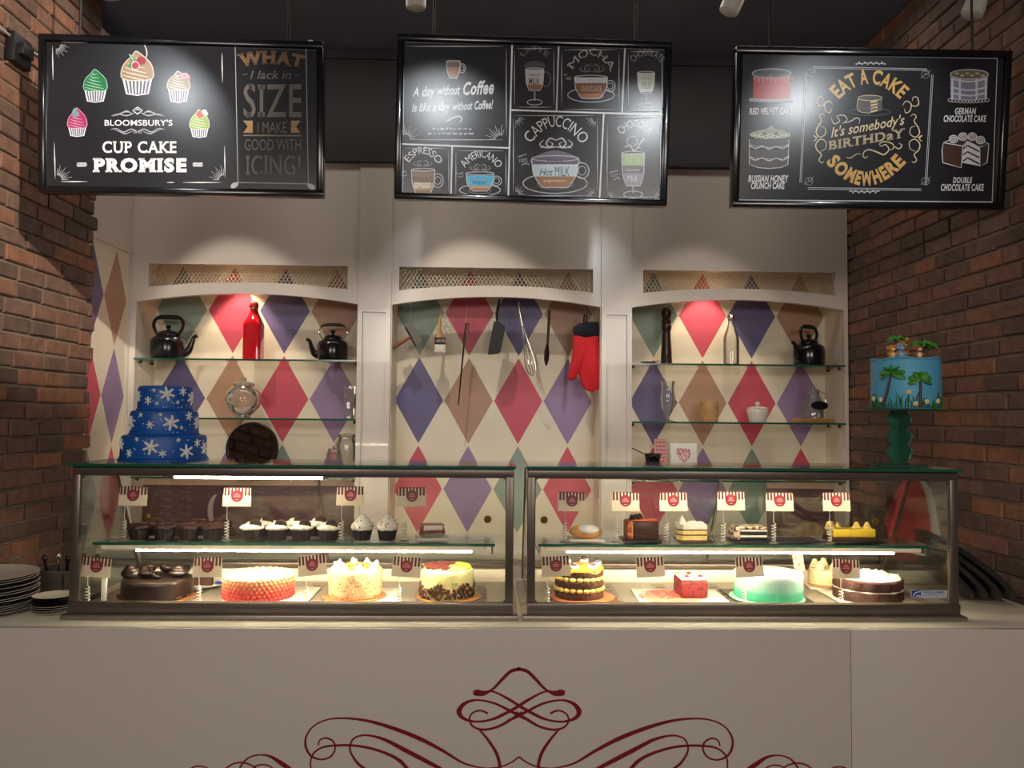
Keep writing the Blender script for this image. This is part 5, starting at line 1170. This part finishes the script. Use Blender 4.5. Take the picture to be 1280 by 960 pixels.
# red bottle
t = thing('bottle', 'tall square red swing-top bottle on the left niche shelf', 'bottle', (NXp(317, 420), 3.80, S1)); redg = mat('red_glass', (206, 20, 36), .08, spec=.7, coat=.5)
def sq(k):
    def f(R, z, a): c = max(abs(math.cos(a)), abs(math.sin(a))); q = 1/max(c, .78); return R*(1+(q-1)*k(z)), z
    return f
m = MB(); m.lathe([(.038, 0), (.041, .003), (.041, .165), (.040, .178), (.034, .198), (.024, .220), (.016, .240), (.0155, .248)], 48, wob=sq(lambda z: 1 if z < .17 else max(0, 1-(z-.17)/.04))); m.build('glass_body', redg, t)
m = MB(); m.lathe([(.0165, .245), (.0185, .249), (.0185, .268), (.016, .273)], 24); m.build('neck_cap', redg, t)
m = MB(); m.lathe([(.012, .271), (.013, .274), (.012, .283), (.006, .287)], 20); m.build('stopper', PAPER, t)
m = MB(); m.tube([(.019*math.cos(a), .019*math.sin(a), .246) for a in [2*math.pi*k/20 for k in range(20)]], .0022, 6, closed=True)
for q in (-1, 1): m.tube([(q*.019, 0, .246), (q*.022, 0, .262), (q*.014, 0, .280)], .0016, 6)
m.build('wire_clip', CHROME, t)
# globe jar
t = thing('glass_jar', 'round clear glass bowl jar below the red bottle', 'jar', (NXp(305, 500), 3.79, S2z))
m = MB(); m.lathe([(.034, 0), (.036, .003), (.030, .010), (.048, .022), (.074, .052), (.083, .085), (.076, .118), (.056, .142), (.046, .150), (.050, .158), (.054, .160)], 48, cap=False); m.build('bowl', JAR, t)
m = MB(); m.lathe([(.054, .160), (.040, .168), (.012, .172), (.010, .178), (.014, .186), (.001, .192)], 36, cap=False); m.build('lid', JAR, t)
m = MB(); m.lathe([(.033, .0002), (.036, .002), (.030, .0095), (.01, .0100)], 36); m.build('foot', JAR, t)
t = thing('glass_jar', 'cut glass tumbler at the right end of the left niche shelf', 'jar', (NXp(437, 500), 3.79, S2z))
m = MB(); m.lathe([(.020, 0), (.022, .004), (.024, .05), (.022, .08), (.027, .12), (.028, .155)], 10, cap=False); m.build('glass_wall', JAR, t, smooth=0)
m = MB(); m.lathe([(.019, .0003), (.0215, .004), (.021, .012), (.002, .012)], 10); m.build('glass_base', JAR, t, smooth=0)
# round mirror
c = PY(317, 553, 3.83); R = .125
t = thing('mirror', 'round dark-rimmed mirror leaning in the left niche', 'mirror', (c.x, 3.80, S3z), rot=(rad(-4), 0, rad(-4)))
q = Matrix.Translation((0, 0, R)) @ Matrix.Rotation(rad(90), 4, 'X')
m = MB(); m.lathe([(R-.012, -.008), (R, -.006), (R, .006), (R-.006, .010), (R-.012, .006), (R-.012, -.008)], 64, mtx=q, cap=False); m.build('rim', mat('dark_rim', (44, 40, 38), .3, .5), t)
m = MB(); m.lathe([(R-.0115, .002), (R-.0115, .004)], 64, mtx=q); m.build('mirror_glass', mat('mirror_silver', (150, 140, 132), .04, 1.), t)
m = MB(); m.tube([(0, .01, R*1.2), (0, .07, .016)], .005); m.build('strut', BLACKM, t)
# clip jars
for k, (px, Y, r, h, lb) in enumerate(((418, 3.755, .034, .135, 'small clip-lid glass jar in front at the right end of the left niche'), (433, 3.845, .048, .20, 'larger clip-lid glass jar behind the small one in the left niche'))):
    t = thing('clip_jar', lb, 'jar', (min(NXp(px, 560, Y), NX[0][1]-r-.008), Y, S3z))
    m = MB(); m.lathe([(r*.9, 0), (r, .005), (r, h*.72), (r*.93, h*.80), (r*.8, h*.85), (r*.8, h*.9)], 36, cap=False); m.build('glass_body', JAR, t)
    m = MB(); m.lathe([(r*.84, h*.905), (r*.86, h*.91), (r*.86, h*.97), (r*.5, h*.99), (.001, h)], 36); m.build('glass_lid', JAR, t)
    m = MB(); m.tube([(r*.84*math.cos(a), r*.84*math.sin(a), h*.89) for a in [2*math.pi*k_/24 for k_ in range(24)]], .0018, 6, closed=True); m.tube([(-r*.84, 0, h*.89), (-r*1.05, 0, h*.8), (-r*1.02, 0, h*.7)], .0018, 6); m.build('wire_clip', CHROME, t)
# pepper mill
t = thing('pepper_mill', 'tall dark turned wooden pepper mill in the right niche', 'pepper mill', (NXp(833, 420), 3.80, S1)); dwd = mat('dark_walnut', (46, 26, 22), .3, noise=.3, nscale=30)
m = MB(); m.lathe([(.027, 0), (.027, .028), (.025, .032), (.026, .036), (.025, .065), (.021, .13), (.0195, .16), (.023, .172), (.025, .18), (.024, .188)], 32); m.build('lower_body', dwd, t)
m = MB(); m.lathe([(.0235, .188), (.020, .196), (.024, .204), (.024, .212), (.019, .220), (.022, .232), (.026, .246), (.026, .256), (.020, .268), (.010, .276)], 32); m.build('head', dwd, t)
m = MB(); m.ball((0, 0, .281), .008); m.build('knob', CHROME, t)
t = thing('small_dish', 'small dark brown dish lying beside the pepper mill', 'dish', (NXp(810, 452), 3.79, S1))
m = MB(); m.lathe([(.020, 0), (.024, .002), (.038, .011), (.039, .013), (.030, .008), (.002, .006)], 32, mtx=Matrix.Scale(.85, 4, (0, 1, 0))); m.build('dish', dwd, t)
m = MB(); m.tube([(.02, 0, .012), (.045, -.012, .016), (.05, -.015, .017)], [.004, .003, .002], 8); m.build('spoon_handle', mat('light_wood', (170, 116, 70), .5), t)
# milk bottle
t = thing('bottle', 'clear glass milk bottle in the right niche', 'bottle', (NXp(914, 420), 3.80, S1))
m = MB(); m.lathe([(.034, 0), (.037, .004), (.037, .125), (.034, .145), (.022, .175), (.015, .200), (.0145, .222), (.018, .228), (.018, .236)], 40, cap=False); m.build('glass_body', JAR, t)
m = MB(); m.lathe([(.034, .0003), (.036, .004), (.035, .010), (.002, .010)], 36); m.build('glass_base', JAR, t)
m = MB(); m.lathe([(.0185, .229), (.020, .231), (.020, .241), (.017, .244), (.001, .245)], 24); m.build('cap', CHROME, t)
# hurricane glass
t = thing('stem_glass', 'tall curved hurricane glass at the left of the right niche shelf', 'glass', (NXp(834, 500), 3.79, S2z))
m = MB(); m.lathe([(.036, 0), (.036, .002), (.014, .008), (.007, .016), (.010, .026), (.024, .05), (.034, .085), (.036, .115), (.031, .145), (.030, .165), (.036, .192)], 40, cap=False); m.build('bowl', JAR, t)
m = MB(); m.lathe([(.035, .0003), (.0355, .002), (.013, .009), (.006, .014)], 36); m.build('foot', JAR, t)
# wooden cup
t = thing('wooden_cup', 'pale wooden cup with a foot ring on the right niche shelf', 'cup', (NXp(886, 512), 3.79, S2z)); lw = mat('pale_wood', (196, 148, 98), .5, noise=.15, nscale=25)
m = MB(); m.lathe([(.040, .010), (.041, .014), (.043, .05), (.044, .097), (.043, .100), (.040, .098), (.037, .02), (.002, .018)], 40); m.build('cup_body', lw, t)
m = MB(); m.lathe([(.034, 0), (.039, .002), (.040, .008), (.036, .011)], 36); m.build('foot_ring', lw, t)
# sugar pot
t = thing('sugar_pot', 'white ribbed ceramic sugar pot with knobbed lid', 'pot', (NXp(946, 515), 3.79, S2z)); cer = mat('white_ceramic', (232, 226, 214), .2, spec=.6)
m = MB(); m.lathe([(.034, 0), (.037, .003), (.042, .02), (.049, .045), (.050, .058), (.047, .064)], 60, wob=lambda R, z, a: (R*(1+.022*math.cos(18*a)), z)); m.build('pot_body', cer, t)
m = MB(); m.lathe([(.049, .064), (.050, .067), (.042, .072), (.016, .077), (.007, .079), (.007, .083), (.013, .090), (.010, .096), (.001, .098)], 36); m.build('lid', cer, t)
# glass carafe on a wooden board
t = thing('glass_carafe', 'clear glass carafe with black oval lid lying on a wooden board', 'carafe', (NXp(1015, 520), 3.79, S2z))
m = MB(); m.box((0, 0, .010), (.165, .11, .020), bev=.004); m.build('wooden_board', mat('oak_board', (150, 104, 56), .5, noise=.2, nscale=20), t)
m = MB(); m.lathe([(.045, .021), (.050, .026), (.050, .055), (.042, .085), (.030, .105), (.026, .125), (.032, .150), (.026, .160)], 40, cap=False); m.build('carafe_body', JAR, t)
m = MB(); m.tube([(.028, 0, .150), (.060, 0, .140), (.062, 0, .10), (.042, 0, .085)], .004, 8, smooth=4); m.build('handle', JAR, t)
m = MB(); m.lathe([(.001, .158), (.012, .160), (.010, .172), (.006, .180), (.001, .183)], 20); m.build('stopper', JAR, t)
m = MB(); q = Matrix.Translation((.012, -.052, .082)) @ Matrix.Rotation(rad(78), 4, 'X') @ Matrix.Scale(.52, 4, (0, 1, 0)); m.lathe([(.001, -.004), (.038, -.004), (.041, 0), (.038, .004), (.001, .006)], 36, mtx=q); m.build('oval_lid', BLACK, t)
# bottom of the right niche
t = thing('heart_picture', 'small white picture with a pink heart made of dabs in the right niche', 'picture', (NXp(855, 560, 3.78), 3.78, S3z), rot=(rad(-6), 0, 0))
PW, PH = .128, .166; m = MB(); m.b2(-PW/2, PW/2, -.006, .006, 0, PH, bev=.002); m.build('canvas', PAPER, t)
m = MB()
for i in range(260):
    u, v = rn.uniform(-1.2, 1.2), rn.uniform(-1.1, 1.2)
    if (u*u+v*v-1)**3-u*u*v**3 < 0:
        x, z = u*.030, .105+v*.032; m.box((x, -.0064, z), (.0038, .0010, .0038), rn.choice([0, 0, 1, 2]), mtx=None)
m.build('heart', [mat('heart_pink', (226, 96, 140), .6), mat('heart_rose', (206, 60, 106), .6), mat('heart_pale', (240, 150, 176), .6)], t, smooth=0, kind='stuff')
m = MB(); m.lathe([(.001, 0), (.010, 0), (.012, .001)], 20, mtx=Matrix.Translation((0, -.0062, .052)) @ Matrix.Rotation(rad(90), 4, 'X')); m.build('red_mark', mat('red_mark', (196, 40, 60), .6), t)
t = thing('note_card', 'small pink printed note card beside the heart picture', 'card', (NXp(826, 560, 3.84), 3.84, S3z), rot=(rad(-5), 0, 0))
m = MB(); m.b2(-.030, .030, -.0012, .0012, 0, .185); m.build('card', mat('pink_card', (226, 170, 172), .6), t)
m = MB()
for r_ in range(6):
    x = -.022
    while x < .02: wd = rn.uniform(.006, .014); m.b2(x, min(x+wd, .024), -.0018, -.0012, .165-r_*.018, .171-r_*.018); x += wd+.004
m.build('printed_lines', mat('print_red', (180, 60, 80), .6), t, smooth=0)
t = thing('saucepan', 'tiny black saucepan with wire handle in the bottom of the right niche', 'saucepan', (NXp(816, 570, 3.75), 3.75, S3z))
hz = PY(816, 567, 3.75).z-S3z; O = Vector(t.location)
m = MB(); m.lathe([(.026, 0), (.030, .002), (.034, hz*.75), (.040, hz-.006), (.044, hz-.002), (.041, hz), (.036, hz-.005), (.028, .008), (.002, .006)], 32); m.build('pan_body', BLACK, t)
m = MB()
for d in (-.005, .005): m.tube([(-.038, d, hz-.003), PY(792, 561, 3.74)-O+Vector((0, d, 0)), PY(780, 555, 3.735)-O], .0022, 6)
m.build('wire_handle', BLACKM, t)

# ---------------------------------------------------------------- kitchen tools hanging in the middle niche
TY = 3.755
def sm(P, k=5): Q, _ = spline([Vector((x, y, 0)) for x, y in P], [0]*len(P), k, True); return [(v.x, v.y) for v in Q]
def hang(name, label, cat, px, py):
    """root at the hanging point; children use photo offsets on the plane of the tools"""
    o = PY(px, py, TY); t = thing(name, label, cat, o, group='kitchen tools hanging in the middle niche')
    m = MB(); m.tube([(0, .004, -.004), (0, .004, 2.361-o.z)], .0007, 5); m.build('thread', mat('nylon_thread', (190, 184, 170), .4), t)
    return t, lambda x, y, d=0.: PY(x, y, TY)-o+Vector((0, d, 0))
t, L = hang('pastry_scraper', 'steel pastry scraper with wooden handle hanging askew in the middle niche', 'scraper', 513, 403)
m = MB(); m.prism([(506.5, 407.5), (515, 401.5), (528.5, 427), (519.5, 433.5)], lambda u, v, d: L(u, v, d), -.002, .002); m.build('blade', mat('brushed_blade', (98, 96, 86), .45, .5), t, smooth=0)
m = MB(); m.tube([L(507, 409, -.003), L(513, 420, -.003), L(519.5, 433, -.003)], .004, 8); m.build('spine', BLACKM, t)
m = MB(); m.tube([L(513, 421.5), L(500, 429), L(487, 437)], [.007, .0095, .010], 12); m.build('handle', mat('red_brown_wood', (136, 78, 44), .45, noise=.2, nscale=40), t)
t, L = hang('pastry_brush', 'flat pastry brush with beech handle and white bristles', 'brush', 551, 393)
m = MB(); m.tube([L(551, 392.5), L(550.5, 400), L(549.5, 410), L(550, 418), L(550, 422)], [.005, .0085, .011, .018, .024], 14, flat=.45, smooth=4); m.build('handle', mat('beech', (198, 150, 96), .5, noise=.15, nscale=30), t)
a_, b_ = L(543.5, 421.5), L(557, 431); m = MB(); m.b2(a_.x, b_.x, -.013, .013, b_.z, a_.z, bev=.003); m.build('ferrule', mat('ferrule', (96, 84, 72), .3, .9), t)
c_ = L(557, 441); m = MB(); m.b2(a_.x, b_.x, -.012, .012, c_.z, b_.z+.001, bev=.003); m.build('bristles', mat('bristles', (228, 222, 212), .8, noise=.15, nscale=200, bump=.6, bscale=300), t)
t, L = hang('honing_steel', 'thin dark honing steel hanging beside the brush', 'honing steel', 583, 403)
m = MB(); m.tube([L(583, 404), L(581, 420), L(580, 432)], [.004, .0065, .005], 10, smooth=3); m.build('handle', mat('dark_handle', (58, 40, 34), .4), t)
m = MB(); m.tube([L(583, 404), L(586, 405), L(585, 417)], .0025, 8); m.build('hook', mat('dark_handle', (58, 40, 34), .4), t)
m = MB(); m.tube([L(580, 431), L(577, 462), L(573, 506)], [.004, .004, .003], 8); m.build('rod', mat('dark_rod', (62, 52, 46), .35, .6), t)
t, L = hang('frying_pan', 'black frying pan hanging edge-on in the middle niche', 'frying pan', 624.5, 374)
m = MB(); m.tube([L(624.5, 374), L(623, 382), L(621, 392), L(621.5, 403)], [.005, .008, .0075, .006], 10, flat=.6, smooth=3); m.build('handle', BLACKM, t)
fp = sm([(619.5, 402), (625, 404.5), (630.5, 408), (631.3, 411), (628.5, 426), (625.5, 439.5), (623, 442), (616, 443), (610.8, 443.3), (610.2, 440), (613.5, 422), (617, 405)], 3)
m = MB(); m.prism(fp, lambda u, v, d: L(u, v, d), -.016, .022); ins = [(620.8+(x-620.8)*.88, 424+(y-424)*.9) for x, y in fp]; m.prism(ins, lambda u, v, d: L(u, v, d), -.0175, -.015, 1)
m.prism([(617.5, 402), (625, 402), (625, 407), (617.5, 407)], lambda u, v, d: L(u, v, d), -.004, .006)
m.build('pan_body', [BLACK, BLACKM], t, smooth=50)
t, L = hang('whisk', 'steel balloon whisk hanging in front of a purple diamond', 'whisk', 648, 378)
m = MB(); m.tube([L(648, 378), L(649, 384), L(653, 407)], [.006, .0085, .0075], 12); m.build('handle', CHROME, t)
A0, A1 = L(653, 406), L(665.5, 470); ax = (A1-A0); n1 = Vector((ax.z, 0, -ax.x)).normalized(); n2 = Vector((0, 1, 0))
for k in range(5):
    g = math.pi*k/5; dv = n1*math.cos(g)+n2*math.sin(g); R = .024
    P = [A0+ax*f+dv*R*w_ for f, w_ in ((0, .12), (.25, .34), (.5, .72), (.75, 1), (.92, .8), (1, 0), (.92, -.8), (.75, -1), (.5, -.72), (.25, -.34), (0, -.12))]
    m = MB(); m.tube(P, .0011, 6, smooth=4); m.build('wire_loop', CHROME, t)
t, L = hang('wooden_spoon', 'dark wooden spoon hanging beside the oven mitt', 'spoon', 687, 388)
m = MB(); m.tube([L(687, 387.5), L(686, 405), L(684.5, 430)], [.006, .0068, .0058], 10, smooth=3); m.build('handle', dwd, t)
m = MB(); m.tube([L(684.6, 428), L(684, 434), L(683.4, 442), L(683, 450), L(682.6, 457)], [.0055, .012, .0185, .016, .004], 16, flat=.42, smooth=5); m.build('bowl', dwd, t)
t, L = hang('oven_mitt', 'bright red oven mitt with black cuff hanging at the right of the middle niche', 'oven mitt', 731.5, 394)
m = MB(); m.tube([L(730, 404), L(730, 396), L(732, 393.5), L(733.5, 396), L(733, 404)], .004, 8, smooth=3); m.build('hanging_loop', BLACKM, t)
def cushion(P, th, name, mt):
    N = len(P); cx = sum(p[0] for p in P)/N; cy = sum(p[1] for p in P)/N; m = MB(); V = []; F = []
    ringsK = ((1, 0), (.985, .45), (.93, .8), (.8, 1.))
    b = bmesh.new()
    V0 = []
    for sgn in (-1, 1):
        lay = []
        for k, (s_, d) in enumerate(ringsK):
            if sgn == 1 and k == 0: lay.append(V0[0]); continue
            row = []
            for i, (x, y) in enumerate(P):
                x0, y0 = P[i-1]; x1, y1 = P[(i+1) % N]; nx, ny = y1-y0, -(x1-x0); l = math.hypot(nx, ny) or 1
                off = (1-s_)*9; ins = (x+nx/l*off*INS, y+ny/l*off*INS); row.append(b.verts.new(L(ins[0], ins[1], sgn*th*d)))
            lay.append(row)
        if sgn == -1: V0 = lay
        for k in range(3):
            for i in range(N): b.faces.new((lay[k][i], lay[k][(i+1) % N], lay[k+1][(i+1) % N], lay[k+1][i]))
        b.faces.new(lay[3])
    m.bm(b); return m.build(name, mt, t, smooth=60)
INS = 1
area2 = lambda P: sum(P[i-1][0]*P[i][1]-P[i][0]*P[i-1][1] for i in range(len(P)))
mit = sm([(717.5, 419), (732, 421), (747, 420), (748.5, 436), (750, 455), (752.5, 470), (752, 482), (745, 488.5), (737, 489.5), (729, 484), (725, 474), (723.5, 467), (719, 474), (713.5, 475.5), (709.8, 471), (713, 456), (716, 438)])
INS = 1 if area2(mit) < 0 else -1
cushion(mit, .026, 'mitt_body', mat('red_cotton', (214, 26, 40), .8, noise=.08, nscale=200, bump=.3, bscale=400))
cuf = [(716, 410), (722, 405), (733, 402.5), (747, 402.5), (747.5, 412), (747.5, 421), (732, 422.5), (717.5, 421)]
cushion(cuf, .028, 'cuff', mat('navy_cuff', (28, 30, 40), .85, bump=.3, bscale=300))

# ================================================================ LEFT AND RIGHT ENDS OF THE COUNTER
pd = mat('dark_plate_glaze', (26, 26, 32), .2, spec=.6); pw = mat('plate_rim', (206, 198, 184), .25); pg = mat('grey_plate', (150, 144, 132), .3)
def stack(name, label, x, Y, r, n, dz, lights, rims, group):
    base = None
    for k in range(n):
        mats_ = [pg if k in lights else pd, pw, pw if k in rims else pd]
        m = MB(); h = .016 if r > .1 else .011
        m.lathe([(r*.58, 0), (r*.60, .001), (r*.66, .003), (r*.93, h*.72), (r*.985, h*.9)], 56, cap=False); m.lathe([(r*.985, h*.9), (r, h*.96), (r*.995, h), (r*.97, h*.99)], 56, m=2, cap=False)
        m.lathe([(r*.97, h*.99), (r*.70, h*.5), (r*.62, h*.42), (.002, h*.42)], 56, cap=False, m=0 if k < n-1 else 1)
        o = m.build(name, mats_, None, (x+rn.uniform(-.002, .002), Y+rn.uniform(-.002, .002), 1.0+k*dz)); tag(o, label(k), 'plate', group)
p1 = PY(-6, 740, 2.36)
ordn = ['bottom', 'second', 'third', 'fourth', 'fifth', 'sixth', 'seventh', 'eighth', 'ninth', 'tenth', 'eleventh', 'twelfth', 'thirteenth', 'fourteenth', 'fifteenth', 'sixteenth']
stack('dinner_plate', lambda k: ('top plate with its pale inside showing, tall left stack of dinner plates' if k == 15 else ('pale ' if k in (0, 1) else 'dark ')+'dinner plate, '+ordn[k]+' from the bottom of the tall left stack'), -1.462, 2.365, .146, 16, .0062, (0, 1), (0, 1, 2, 3, 5, 6, 8, 9, 11, 13, 14, 15), 'dinner plates stacked by the left brick wall')
stack('saucer', lambda k: ('pale ' if k == 0 else 'dark ')+'saucer, '+ordn[k]+' from the bottom of the short stack beside the display case', -1.246, 2.352, .058, 8, .0058, (0,), (0, 1, 2, 3), 'saucers stacked beside the display case')
t = thing('cutlery_caddy', 'dark steel cutlery caddy with black and clear handles behind the plates', 'caddy', (-1.285, 2.52, 1.0))
m = MB(); x0, x1, y0, y1, h = -.085, .085, -.05, .05, .095
m.b2(x0, x1, y0, y1, 0, .004); m.b2(x0, x1, y0, y0+.003, .003, h); m.b2(x0, x1, y1-.003, y1, .003, h); m.b2(x0, x0+.003, y0, y1, .003, h); m.b2(x1-.003, x1, y0, y1, .003, h); m.b2(-.0015, .0015, y0, y1, .003, h*.9); m.build('box', STEEL, t, smooth=0)
for i in range(6):
    x = -.065+i*.026+rn.uniform(-.004, .004); a = rn.uniform(-.02, .02); m = MB(); top = (x+a, rn.uniform(-.02, .02), .125+rn.uniform(-.008, .012))
    m.tube([(x, 0, .01), ((x+top[0])/2, 0, .07), top], [.003, .003, .0055], 8); m.ball(top, (.009, .006, .011), n=10)
    m.build('utensil', [BLACK, CHROME, BLACK, JAR, CHROME, BLACK][i], t)
# black round trays leaning on the right case
for k, (xb, R, lb) in enumerate(((1.640, .170, 'largest black round tray, outermost of those leaning on the right display case'), (1.600, .148, 'second largest black round tray leaning on the right display case'), (1.560, .126, 'third largest black round tray leaning on the right display case'), (1.520, .102, 'smallest black round tray, innermost of those leaning on the right display case'))):
    xt = 1.376; Lh = math.sqrt(max(.02, (2*R)**2-(xb-xt)**2)); ang = math.atan2(Lh, xb-xt)
    q = Matrix.Translation((-R*math.cos(ang), 0, R*math.sin(ang)+.004)) @ Matrix.Rotation(ang, 4, 'Y')
    m = MB(); m.lathe([(R*.90, -.002), (R*.93, -.002), (R*.985, .007), (R, .008), (R*.985, .010), (R*.92, .002), (.002, .002)], 64, mtx=q)
    tag(m.build('round_tray', mat('black_tray', (11, 11, 13), .5), None, (xb, 2.54, 1.0)), lb, 'tray', 'black trays beside the right display case')
# solid brown panels built in place of reflected menus in the case glass
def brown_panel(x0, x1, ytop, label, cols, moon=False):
    Y = 3.82; a, b = PY(x0, 640, Y), PY(x1, 640, Y); top = PY((x0+x1)/2, ytop, Y).z; t = thing('reflected_panel', label, 'reflection', ((a.x+b.x)/2, Y, 1.0), rot=(rad(-3), 0, 0)); W = b.x-a.x; H = top-1.0
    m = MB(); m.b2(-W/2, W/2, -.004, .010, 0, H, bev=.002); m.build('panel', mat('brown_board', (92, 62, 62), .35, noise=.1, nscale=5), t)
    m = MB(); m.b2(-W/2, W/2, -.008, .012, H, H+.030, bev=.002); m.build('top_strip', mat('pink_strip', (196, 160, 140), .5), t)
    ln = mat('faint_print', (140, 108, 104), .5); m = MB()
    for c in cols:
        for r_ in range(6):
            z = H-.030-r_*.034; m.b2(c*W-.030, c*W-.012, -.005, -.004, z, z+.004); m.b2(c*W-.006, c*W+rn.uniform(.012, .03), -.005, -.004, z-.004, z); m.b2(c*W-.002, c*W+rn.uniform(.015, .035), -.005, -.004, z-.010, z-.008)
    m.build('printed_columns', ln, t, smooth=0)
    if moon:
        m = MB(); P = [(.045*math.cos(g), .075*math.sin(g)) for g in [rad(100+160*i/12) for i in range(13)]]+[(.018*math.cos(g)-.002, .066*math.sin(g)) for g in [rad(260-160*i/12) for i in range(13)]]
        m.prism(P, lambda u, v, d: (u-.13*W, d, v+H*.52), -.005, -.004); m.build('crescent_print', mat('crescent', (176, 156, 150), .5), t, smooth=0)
brown_panel(168, 446, 607, 'wide brown reflected menu with faint pale columns, built as a panel, seen through the left display case', (-.36, -.27, .06, .2, .3, .4), True)
brown_panel(960, 1052, 611, 'narrow dark brown reflected shape, built as a panel, seen through the right display case', (-.2, .2))
# reflected red shape with white rim, built as a solid panel on a foot
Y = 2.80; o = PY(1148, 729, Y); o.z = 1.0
t = thing('reflected_red_panel', 'tall red reflected shape with a curved white edge, built as a panel behind the right display case', 'panel', o)
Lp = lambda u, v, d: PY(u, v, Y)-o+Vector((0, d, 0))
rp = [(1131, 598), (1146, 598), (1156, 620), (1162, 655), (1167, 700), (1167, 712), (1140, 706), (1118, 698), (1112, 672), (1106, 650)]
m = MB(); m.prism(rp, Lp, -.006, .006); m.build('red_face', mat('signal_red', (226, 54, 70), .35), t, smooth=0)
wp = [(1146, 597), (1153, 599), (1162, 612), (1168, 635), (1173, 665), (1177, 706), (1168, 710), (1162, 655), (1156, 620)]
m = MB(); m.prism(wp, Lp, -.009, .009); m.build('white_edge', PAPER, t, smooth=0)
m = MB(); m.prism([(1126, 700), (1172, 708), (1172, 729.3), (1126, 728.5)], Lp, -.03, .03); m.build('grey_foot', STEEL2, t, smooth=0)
